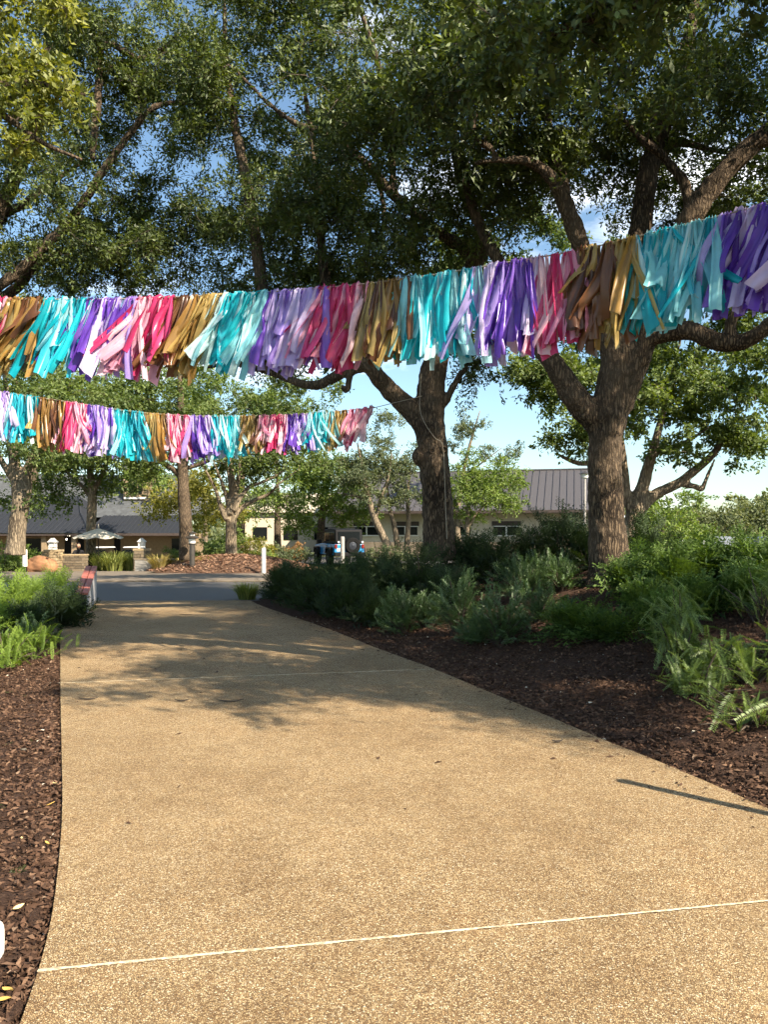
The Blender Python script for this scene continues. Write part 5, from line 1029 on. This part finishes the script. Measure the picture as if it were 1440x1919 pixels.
def lantern(o, h, label, d, s=1.0):
    q = empty('lantern', (o.location.x, o.location.y, o.location.z + h + 0.004), 0, label, 'lantern', 'white lanterns on the pillars')
    MB().box((0, 0, 0.03), (0.30 * s, 0.30 * s, 0.06)).build('base', M['white'], q, 0.008); MB().box((0, 0, 0.17 * s + 0.04), (0.22 * s, 0.22 * s, 0.22 * s)).build('glass', M['lamp_glass'], q)
    for sx in (-1, 1):
        for sy in (-1, 1): MB().box((sx * 0.125 * s, sy * 0.125 * s, 0.17 * s + 0.04), (0.03, 0.03, 0.26 * s)).build('post', M['white'], q)
    MB().add([(-0.2 * s, -0.2 * s, 0.33 * s), (0.2 * s, -0.2 * s, 0.33 * s), (0.2 * s, 0.2 * s, 0.33 * s), (-0.2 * s, 0.2 * s, 0.33 * s), (0, -0.17 * s, 0.53 * s), (0, 0.17 * s, 0.53 * s)], [(0, 1, 4), (1, 2, 5, 4), (2, 3, 5), (3, 0, 4, 5), (0, 3, 2, 1)]).build('roof', M['white'], q, 0.006)
lantern(o1, h1, 'white gabled lantern on the left stone pillar', 33, 0.95); lantern(o3, h3, 'white gabled lantern on the darker right pillar', 35, 0.9)
# red boulder
d = 32.4; bl = bmesh.new(); bmesh.ops.create_icosphere(bl, subdivisions=4, radius=1.0)
for v in bl.verts:
    c = v.co; n_ = 0.12 * math.sin(5 * c.x + 2 * c.z) + 0.09 * math.sin(9 * c.y + 4 * c.x) + 0.05 * math.sin(17 * c.z + 8 * c.x); c *= 1 + n_
    c.x = math.copysign(abs(c.x) ** 0.8, c.x) * 0.66; c.y *= 0.45; c.z = math.copysign(abs(c.z) ** 0.75, c.z) * 0.40 * (1 - 0.22 * c.x)
me = bpy.data.meshes.new('boulder'); bl.to_mesh(me); bl.free(); bo = link('boulder', me, M['boulder'], None, True); bo.location = (X(78, d), d, 0.22); tag(bo, 'rust-red boulder in front of the left stone pillar', 'boulder')
# grey planter box
d = 33.6; x0, x1 = X(259, d), X(322, d); pb = empty('planter_box', ((x0 + x1) / 2, d, -0.15), 0, 'low grey rectangular planter box left of the dry grasses', 'planter'); hz = EYE + (HY - 1049) / FPX * d + 0.15; wx = x1 - x0
for nm, c, dm in (('front_panel', (-0.12, -0.45, hz / 2), (wx - 0.24, 0.06, hz)), ('back_panel', (0, 0.45, hz / 2), (wx, 0.06, hz)), ('side_panel', (-wx / 2 + 0.03, 0, hz / 2), (0.06, 0.83, hz)), ('side_panel', (wx / 2 - 0.27, 0, hz / 2), (0.06, 0.83, hz))): MB().box(c, dm).build(nm, M['planter_grey'], pb, 0.008)
MB().box((0, 0, hz + 0.02), (wx + 0.05, 1.0, 0.04)).build('rim', M['curb'], pb, 0.01)

# ------------------------------------------------------------------ umbrella, person, golf carts
d = 36.0; zg = float(gz(X(182, d), d)) + 0.07; k = d / FPX; um = empty('market_umbrella', (X(184, d), d, zg), 0.25, 'cream market umbrella in front of the slim wrapped trunk', 'umbrella')
zt, ze = EYE + (HY - 990) * k - zg, EYE + (HY - 1007) * k - zg; Rm = 46 * k
vs = [(0, 0, zt)]; fs = []; n8 = 8; ring = 6
for j in range(1, ring + 1):
    r = j / ring
    for i in range(n8 * 4):
        a = 2 * math.pi * i / (n8 * 4); fr = (i % 4) / 4; sag = 0.08 * r * math.sin(math.pi * fr); rr_ = Rm * r * (1 - 0.06 * math.sin(math.pi * fr)); vs.append((rr_ * math.cos(a), rr_ * math.sin(a), zt - (zt - ze) * (r ** 1.12) - sag))
kk = n8 * 4; fs = [(0, 1 + i, 1 + (i + 1) % kk) for i in range(kk)] + [(1 + (j - 1) * kk + i, 1 + j * kk + i, 1 + j * kk + (i + 1) % kk, 1 + (j - 1) * kk + (i + 1) % kk) for j in range(1, ring) for i in range(kk)]
cn = MB().add(vs, fs).build('canopy', M['canvas'], um, smooth=True)
MB().tube([(0, 0, 0), (0, 0, zt)], 0.025, 10).build('pole', M['dark_trim'], um); MB().lathe([(0.03, zt), (0.045, zt + 0.05), (0.02, zt + 0.12), (0.008, zt + 0.2)], 10).build('finial', M['canvas'], um, smooth=True); MB().lathe([(0.3, 0), (0.3, 0.06), (0.05, 0.09)], 18).build('base', M['dark_trim'], um)
for i in range(n8):
    a = 2 * math.pi * i / n8; MB().tube([(0.03 * math.cos(a), 0.03 * math.sin(a), zt - 0.04), (Rm * 0.97 * math.cos(a), Rm * 0.97 * math.sin(a), ze - 0.015)], 0.008, 5).build('rib', M['dark_trim'], um)
# person behind the wall, leaning on it
d = 34.9; zg = float(gz(X(146, d), d)) + 0.07; pe = empty('person', (X(147, d), d, zg), 0.35, 'person in dark clothes seated behind the low stone wall', 'person')
def skin(name, verts, edges, rad, mat, parent, root=0):
    me = bpy.data.meshes.new(name); me.from_pydata(verts, edges, []); o = link(name, me, mat, parent, True); md = o.modifiers.new('skin', 'SKIN'); md.use_smooth_shade = True
    for i, r in enumerate(rad): me.skin_vertices[0].data[i].radius = (r, r) if np.isscalar(r) else r
    me.skin_vertices[0].data[root].use_root = True; sb = o.modifiers.new('sub', 'SUBSURF'); sb.levels = 2; sb.render_levels = 2; return o
bv = [(0, 0.02, 0.44), (0, -0.03, 0.62), (0, -0.10, 0.82), (0, -0.14, 0.93), (0, -0.17, 1.0), (0, -0.21, 1.10), (0, -0.22, 1.17),
      (-0.17, -0.13, 0.89), (-0.25, -0.26, 0.74), (-0.18, -0.46, 0.80), (-0.10, -0.52, 0.82), (0.17, -0.13, 0.89), (0.26, -0.28, 0.74), (0.18, -0.48, 0.80), (0.10, -0.54, 0.82),
      (-0.10, -0.02, 0.44), (-0.13, -0.42, 0.46), (-0.12, -0.40, 0.08), (-0.12, -0.52, 0.04), (0.10, -0.02, 0.44), (0.13, -0.42, 0.46), (0.12, -0.38, 0.08), (0.12, -0.50, 0.04)]
be = [(0, 1), (1, 2), (2, 3), (3, 4), (4, 5), (5, 6), (2, 7), (7, 8), (8, 9), (9, 10), (2, 11), (11, 12), (12, 13), (13, 14), (0, 15), (15, 16), (16, 17), (17, 18), (0, 19), (19, 20), (20, 21), (21, 22)]
br_ = [(0.15, 0.11), (0.14, 0.1), (0.17, 0.115), 0.07, 0.055, 0.09, 0.085, 0.075, 0.055, 0.042, 0.035, 0.075, 0.055, 0.042, 0.035, 0.10, 0.07, 0.045, 0.045, 0.10, 0.07, 0.045, 0.045]
skin('body', bv, be, br_, M['cloth_dark'], pe)
hd = bmesh.new(); bmesh.ops.create_uvsphere(hd, u_segments=20, v_segments=14, radius=0.1)
for v in hd.verts:
    c = v.co; c.z *= 1.2; c.x *= 0.86
    if c.y < 0: c.y *= 1.05
    if c.y < -0.07 and abs(c.x) < 0.03 and -0.04 < c.z < 0.02: c.y -= 0.018
me = bpy.data.meshes.new('head'); hd.to_mesh(me); hd.free(); h_ = link('head', me, M['skin'], pe, True); h_.location = (0, -0.24, 1.145)
hr = bmesh.new(); bmesh.ops.create_uvsphere(hr, u_segments=20, v_segments=14, radius=0.112)
for v in list(hr.verts):
    if v.co.y < -0.04 and v.co.z < 0.03: v.co.y = -0.03
    v.co.z *= 1.15; v.co.x *= 0.9
me = bpy.data.meshes.new('hair'); hr.to_mesh(me); hr.free(); h_ = link('hair', me, M['cloth_dark'], pe, True); h_.location = (0, -0.205, 1.175)
st_ = empty('stool', (pe.location.x, pe.location.y + 0.06, zg), 0, 'stool under the person behind the low stone wall', 'stool')
MB().lathe([(0.17, 0.32), (0.18, 0.34), (0.17, 0.36)], 18).build('seat', M['dark_trim'], st_)
for sx, sy in ((-1, -1), (1, -1), (1, 1), (-1, 1)): MB().tube([(sx * 0.14, sy * 0.14, 0), (sx * 0.10, sy * 0.10, 0.33)], 0.014, 8).build('leg', M['dark_trim'], st_)
# golf carts
def cart(px_, d, rz, label):
    z0 = float(gz(X(px_, d), d)) + 0.07; g = empty('golf_cart', (X(px_, d), d, z0), rz, label, 'golf cart', 'golf carts parked by the terrace')
    MB().prism([(-1.15, 0.25), (-1.2, 0.6), (-0.95, 0.72), (-0.75, 0.42), (-0.3, 0.40), (-0.2, 0.62), (1.05, 0.66), (1.15, 0.5), (1.1, 0.25)], 'y', -0.58, 0.58).build('body', M['white'], g, 0.03)
    MB().box((0.15, 0, 0.76), (0.5, 1.0, 0.14)).build('seat', M['canvas'], g, 0.03); MB().box((0.42, 0, 1.0), (0.12, 1.0, 0.42), ry=0.15).build('seat_back', M['canvas'], g, 0.03)
    MB().box((-0.05, 0, 1.80), (1.6, 1.0, 0.07), taper=0.92).build('roof', M['white'], g, 0.03)
    for sx in (-0.85, 0.72):
        for sy in (-0.53, 0.53): MB().tube([(sx * 1.05, sy, 0.5), (sx * 0.95, sy, 1.78)], 0.02, 8).build('roof_post', M['black'], g)
    MB().box((-0.88, 0, 1.2), (0.02, 1.02, 0.9), ry=-0.08).build('windscreen', M['glass'], g)
    for sx in (-0.8, 0.8):
        for sy in (-0.5, 0.5):
            w_ = MB().lathe([(0.13, -0.09), (0.22, -0.09), (0.23, -0.05), (0.23, 0.05), (0.22, 0.09), (0.13, 0.09)], 20, (0, 0, 0), 'y').build('wheel', M['tyre'], g); w_.location = (sx, sy, 0.23)
            MB().lathe([(0.12, -0.095), (0.04, -0.10), (0.04, 0.10), (0.12, 0.095)], 16, (0, 0, 0), 'y').build('rim', M['rim'], w_)
    MB().tube([(-0.5, 0.25, 0.6), (-0.35, 0.25, 0.95)], 0.018, 8).build('steering_column', M['black'], g)
cart(194, 51, 1.48, 'white-roofed golf cart directly right of the wrapped trunk'); cart(252, 51.5, 1.55, 'white-roofed golf cart beside the darker right pillar')

# ------------------------------------------------------------------ off-road car
d = 38.0; car = empty('parked_car', (X(655, d), d, 0.004), 0, 'blue boxy off-road car with black hard top and rear spare wheel', 'car'); car.rotation_euler = (0, 0, R(19))
# local: +y forward (away), x right, rear face at y = 0
def bx(n, c, dm, m, bv=0.02, par=car, **kw): return MB().box(c, dm, **kw).build(n, M[m], par, bv)
MB().prism([(0.0, 0.52), (0.0, 1.08), (2.35, 1.10), (2.55, 1.10), (3.95, 1.02), (4.05, 0.9), (4.05, 0.52)], 'x', -0.76, 0.76).build('body', M['blue_paint'], car, 0.035)
MB().prism([(0.02, 1.10), (0.10, 1.80), (1.2, 1.86), (2.15, 1.83), (2.40, 1.11)], 'x', -0.70, 0.70).build('hard_top', M['black'], car, 0.05)
for s in (-1, 1):
    bx('rear_window_side', (s * 0.705, 0.58, 1.45), (0.02, 0.78, 0.44), 'glass', 0.006); bx('side_window', (s * 0.705, 1.42, 1.45), (0.02, 0.62, 0.44), 'glass', 0.006)
    MB().prism([(1.80, 1.22), (1.80, 1.67), (2.10, 1.67), (2.26, 1.22)], 'x', s * 0.695, s * 0.716).build('front_window', M['glass'], car)
    dr_ = bx('door', (s * 0.765, 1.75, 0.83), (0.02, 0.85, 0.5), 'blue_paint', 0.01); bx('handle', (s * 0.782, 1.42, 0.98), (0.02, 0.16, 0.04), 'black', 0.006, dr_)
    bx('mirror', (s * 0.93, 2.28, 1.20), (0.22, 0.12, 0.2), 'black', 0.03)
    tl = bx('tail_lamp', (s * 0.69, -0.025, 0.97), (0.13, 0.06, 0.2), 'red_lamp', 0.01)
    for y_ in (0.75, 3.2):
        MB().prism([(y_ - 0.52, 0.62), (y_ - 0.4, 0.92), (y_ + 0.4, 0.92), (y_ + 0.52, 0.62), (y_ + 0.44, 0.62), (y_ + 0.36, 0.84), (y_ - 0.36, 0.84), (y_ - 0.44, 0.62)], 'x', s * 0.74, s * 0.93).build('fender', M['black'], car, 0.02)
        w_ = MB().lathe([(0.23, -0.12), (0.37, -0.12), (0.40, -0.08), (0.40, 0.08), (0.37, 0.12), (0.23, 0.12)], 26, (0, 0, 0), 'x').build('wheel', M['tyre'], car); w_.location = (s * 0.80, y_, 0.40)
        MB().lathe([(0.23, -0.10), (0.08, -0.125), (0.08, 0.125), (0.23, 0.10)], 20, (0, 0, 0), 'x').build('rim', M['rim'], w_)
bx('rear_window', (0, 0.045, 1.48), (1.12, 0.02, 0.42), 'glass', 0.006, rx=-0.11); bx('bumper', (0, -0.10, 0.58), (1.6, 0.2, 0.2), 'black', 0.03); bx('licence_plate', (-0.5, -0.012, 0.80), (0.3, 0.02, 0.15), 'white', 0.004)
sp = MB().lathe([(0.16, 0.0), (0.37, 0.0), (0.40, -0.05), (0.40, -0.2), (0.36, -0.24), (0.22, -0.24), (0.2, -0.2)], 28, (0, 0, 0), 'y').build('spare_wheel', M['tyre'], car, smooth=False); sp.location = (0.12, -0.02, 1.0); MB().lathe([(0.2, -0.2), (0.18, -0.21), (0.06, -0.225), (0.03, -0.24)], 20, (0, 0, 0), 'y').build('rim', M['dark_car'], sp)
for s in (-0.5, 0.5): bx('roof_rail', (s, 1.1, 1.90), (0.04, 1.9, 0.03), 'black', 0.008)
MB().lathe([(0.05, -0.02), (0.05, 0.02)], 14, (-0.56, -0.05, 1.18), 'y').build('reverse_lamp', M['lamp_glass'], car); MB().lathe([(0.05, -0.02), (0.05, 0.02)], 14, (0.66, -0.05, 1.18), 'y').build('reverse_lamp', M['lamp_glass'], car)
def saloon(px_, d, rz, mat, label):
    g = empty('parked_car', (X(px_, d), d, 0.005), rz, label, 'car')
    MB().prism([(-2.2, 0.3), (-2.25, 0.75), (-1.9, 0.95), (-1.1, 1.0), (1.2, 0.98), (2.1, 0.85), (2.25, 0.6), (2.2, 0.3)], 'y', -0.88, 0.88).build('body', M[mat], g, 0.06)
    MB().prism([(-1.6, 0.98), (-1.0, 1.42), (0.35, 1.45), (1.15, 0.98)], 'y', -0.74, 0.74).build('cabin', M[mat], g, 0.06)
    for s in (-1, 1): MB().prism([(-1.35, 1.02), (-0.92, 1.37), (0.3, 1.39), (0.95, 1.02)], 'y', s * 0.735, s * 0.752).build('side_window', M['glass'], g)
    for sx in (-1.4, 1.4):
        for sy in (-0.85, 0.85):
            w_ = MB().lathe([(0.2, -0.1), (0.31, -0.1), (0.33, -0.05), (0.33, 0.05), (0.31, 0.1), (0.2, 0.1)], 22, (0, 0, 0), 'y').build('wheel', M['tyre'], g); w_.location = (sx, sy, 0.33); MB().lathe([(0.2, -0.08), (0.05, -0.1), (0.05, 0.1), (0.2, 0.08)], 16, (0, 0, 0), 'y').build('rim', M['rim'], w_)
    for sy in (-0.65, 0.65): MB().box((-2.22, sy, 0.75), (0.06, 0.3, 0.14)).build('tail_lamp', M['red_lamp'], g, 0.01)
saloon(1432, 36, 1.2, 'dark_car', 'dark car at the right edge half hidden by junipers'); saloon(1345, 42, 1.3, 'grey_car', 'grey car mostly hidden behind junipers below the white posts')

# ------------------------------------------------------------------ buildings
th = R(-14); d = 56.0; rb_ = empty('building', (X(900, d), d, -0.02), th, 'cream walled building with grey standing seam metal roof', 'building')
u0, u1 = -11.5, 8.6; ez, rz_ = 3.25, 6.55; ov, run = 1.1, 5.2
MB().box(((u0 + u1) / 2, 4.5, 1.62), (u1 - u0 - 1.0, 8.6, 3.24)).build('wall', M['cream_wall'], rb_)
MB().box(((u0 + u1) / 2, 0.14, 0.5), (u1 - u0 - 0.98, 0.1, 1.0)).build('plinth', M['curb'], rb_)
rf = MB().add([(u0, -ov, ez), (u1, -ov, ez), (u1, run, rz_), (u0, run, rz_), (u0, 2 * run + ov, ez), (u1, 2 * run + ov, ez)], [(0, 1, 2, 3), (3, 2, 5, 4), (0, 3, 4), (1, 5, 2)]).build('roof', M['grey_roof'], rb_)
sl_ = math.atan2(rz_ - ez, run + ov); Ls = math.hypot(rz_ - ez, run + ov); pw = 0.52; npn = int((u1 - u0) / pw)
pm = None
for i in range(npn):
    if pm is None:
        o = MB().box((pw / 2, Ls / 2, 0.012), (pw - 0.02, Ls, 0.02)).box((0, Ls / 2, 0.04), (0.035, Ls, 0.08)).build('roof_panel', M['grey_roof'], rf); pm = o.data
    else: o = bpy.data.objects.new('roof_panel', pm); C.objects.link(o); o.parent = rf
    o.location = (u0 + i * pw, -ov, ez + 0.004); o.rotation_euler = (sl_, 0, 0)
MB().box(((u0 + u1) / 2, -ov - 0.06, ez - 0.08), (u1 - u0 + 0.1, 0.1, 0.2)).build('fascia', M['dark_trim'], rb_, 0.01); MB().box(((u0 + u1) / 2, run, rz_ + 0.05), (u1 - u0 + 0.1, 0.25, 0.1)).build('ridge_cap', M['grey_roof'], rf, 0.02)
MB().box(((u0 + u1) / 2, -0.5, ez - 0.12), (u1 - u0 - 0.1, 1.05, 0.04)).build('soffit', M['dark_trim'], rb_)
for uc in (-8.6, -5.6, -1.6, 1.9, 5.4):
    wz = 1.95; wn = MB().box((uc, 0.19, wz + 0.40), (2.1, 0.08, 0.34)).build('window', M['dark_trim'], rb_, 0.01)
    for s in (-0.5, 0.5): MB().box((uc + s * 0.98, 0.17, wz - 0.12), (0.86, 0.07, 0.62)).build('pane', M['glass'], wn)
    MB().box((uc, 0.15, wz - 0.12), (0.10, 0.08, 0.7)).build('mullion', M['white'], wn); MB().box((uc, 0.14, wz - 0.49), (2.0, 0.12, 0.08)).build('sill', M['white'], wn, 0.01); MB().box((uc, 0.15, wz + 0.205), (1.94, 0.1, 0.06)).build('frame', M['white'], wn)
# left building
d = 54.0; zb = -1.1; lbd = empty('building', (X(160, d), d, zb), 0, 'tan building with dark hipped metal roof behind the terrace', 'building')
def Lx(px, dd=54.0): return X(px, dd) - lbd.location.x
def Lz(py, dd=54.0): return EYE + (HY - py) / FPX * dd - zb
e0 = Lz(999)
MB().box(((Lx(-160) + Lx(330)) / 2, 6.4, e0 / 2), (Lx(330) - Lx(-160), 6.8, e0 - 0.02)).build('wall', M['tan_wall'], lbd)
# hipped pavilion roof, left
xa, xb = Lx(-120), Lx(168); ht = Lz(928, 58) - e0
MB().add([(xa, 0, e0), (xb, 0, e0), (xb - 1.9, 3.2, e0 + ht * 0.5), (xa + 2, 3.2, e0 + ht * 0.5), (xb - 2.6, 4.6, e0 + ht), (xa + 4, 4.6, e0 + ht), (xb, 9, e0), (xa, 9, e0)], [(0, 1, 2, 3), (3, 2, 4, 5), (1, 6, 4, 2), (0, 3, 5, 7), (7, 5, 4, 6)]).build('hip_roof', M['blue_roof'], lbd)
hip = lbd.children[-1]
mb = MB()
for i in range(44):
    x = xa + 0.5 + i * 0.36
    if x < xb - 0.3:
        tt = min(1.0, (xb - x) / 1.9); mb.tube([(x, 0, e0 + 0.02), (x, 3.2 * tt, e0 + ht * 0.5 * tt + 0.02)], 0.035, 4)
o = mb.build('roof_seams', M['blue_roof'], hip); o['kind'] = 'stuff'
MB().tube([(xb, 0, e0 + 0.03), (xb - 1.9, 3.2, e0 + ht * 0.5 + 0.03), (xb - 2.6, 4.6, e0 + ht + 0.03)], 0.09, 6).build('hip_cap', M['blue_roof'], hip)
# right wing roof with shingle roof above it
xc, xd = Lx(158), Lx(342); rzz = Lz(966, 57.5)
wr = MB().add([(xc, 0.2, e0 - 0.02), (xd, 0.2, e0 - 0.02), (xd, 3.6, rzz), (xc, 3.6, rzz)], [(0, 1, 2, 3)]).build('wing_roof', M['blue_roof'], lbd)
mb = MB()
for i in range(22):
    x = xc + 0.2 + i * 0.33
    if x < xd: mb.tube([(x, 0.2, e0), (x, 3.6, rzz + 0.02)], 0.03, 4)
o = mb.build('roof_seams', M['blue_roof'], wr); o['kind'] = 'stuff'
us = Lz(890, 63); MB().add([(Lx(-100, 58), 3.6, rzz - 0.3), (xd + 0.6, 3.6, rzz - 0.02), (xd - 1.5, 9, us), (Lx(-60, 62), 9, us), (xd + 0.6, 14, rzz - 0.02), (Lx(-100, 58), 14, rzz)], [(0, 1, 2, 3), (3, 2, 4, 5), (1, 4, 2), (0, 3, 5)]).build('shingle_roof', M['shingle'], lbd)
MB().box(((xa + xd) / 2, 0.15, e0 - 0.10), (xd - xa, 0.14, 0.18)).build('fascia', M['dark_trim'], lbd, 0.01); MB().box(((xa + xd) / 2, 1.6, e0 - 0.16), (xd - xa - 0.1, 2.9, 0.04)).build('soffit', M['dark_trim'], lbd)
dm = MB().box((Lx(257, 60), 6.6, (Lz(880, 60) + Lz(940, 60)) / 2), (1.9, 2.0, Lz(880, 60) - Lz(940, 60))).build('dormer', M['tan_wall'], lbd, 0.01)
for i in range(3): MB().box((Lx(247 + i * 9.5, 60), 5.58, (Lz(886, 60) + Lz(930, 60)) / 2), (0.24, 0.06, 1.5)).build('dormer_window', M['glass'], dm)
MB().box((Lx(257, 60), 5.5, Lz(934, 60)), (1.7, 0.14, 0.14)).build('dormer_sill', M['white'], dm); MB().add([(Lx(225, 60), 5.2, Lz(880, 60)), (Lx(290, 60), 5.2, Lz(880, 60)), (Lx(257, 60), 5.4, Lz(850, 60)), (Lx(225, 60), 9.5, Lz(880, 60)), (Lx(290, 60), 9.5, Lz(880, 60)), (Lx(257, 60), 9.5, Lz(850, 60))], [(0, 1, 2), (0, 2, 5, 3), (1, 4, 5, 2), (3, 5, 4)]).build('dormer_roof', M['shingle'], dm)
for px0, px1, nm, mt in ((88, 126, 'doorway', 'black'), (8, 40, 'window', 'glass'), (186, 198, 'window', 'black'), (300, 322, 'window', 'glass')):
    w_ = MB().box((Lx((px0 + px1) / 2), 2.97, e0 * (0.46 if nm == 'doorway' else 0.6)), ((px1 - px0) / FPX * 54, 0.08, e0 * (0.9 if nm == 'doorway' else 0.5))).build(nm, M[mt], lbd)
    MB().box((Lx((px0 + px1) / 2), 2.94, e0 * 0.93), ((px1 - px0) / FPX * 54 + 0.2, 0.1, 0.12)).build('lintel', M['dark_trim'], w_)
for px0 in (132, 75, 160): MB().box((Lx(px0), 0.7, e0 / 2 - 0.1), (0.35, 0.35, e0 - 0.25)).build('column', M['tan_wall'], lbd, 0.02)
for px0, py0 in ((113, 1002.5), (117, 1003), (120.5, 1002), (111, 1011), (123, 1009)):
    MB().lathe([(0.02, -0.07), (0.06, -0.03), (0.06, 0.03), (0.02, 0.07)], 10, (Lx(px0), 1.2, Lz(py0))).build('hanging_bulb', M['bulb'], lbd, smooth=True)
# roof fragment and pale gable seen between the far trees
d = 66; pl = empty('building', (X(545, d), d, 0.0), 0.1, 'pale far building glimpsed behind the trees left of the blue car', 'building')
MB().box((0, 3, 1.7), (9, 6, 3.4)).build('wall', M['cream_wall'], pl); MB().add([(-4.8, -0.5, 3.4), (4.8, -0.5, 3.4), (4.8, 3, 5.2), (-4.8, 3, 5.2), (4.8, 6.5, 3.4), (-4.8, 6.5, 3.4)], [(0, 1, 2, 3), (3, 2, 4, 5), (0, 3, 5), (1, 4, 2)]).build('roof', M['cream_wall'], pl)
for i in range(3): MB().box((-2.6 + 2.6 * i, -0.02, 1.6), (1.2, 0.06, 1.1)).build('window', M['glass'], pl)
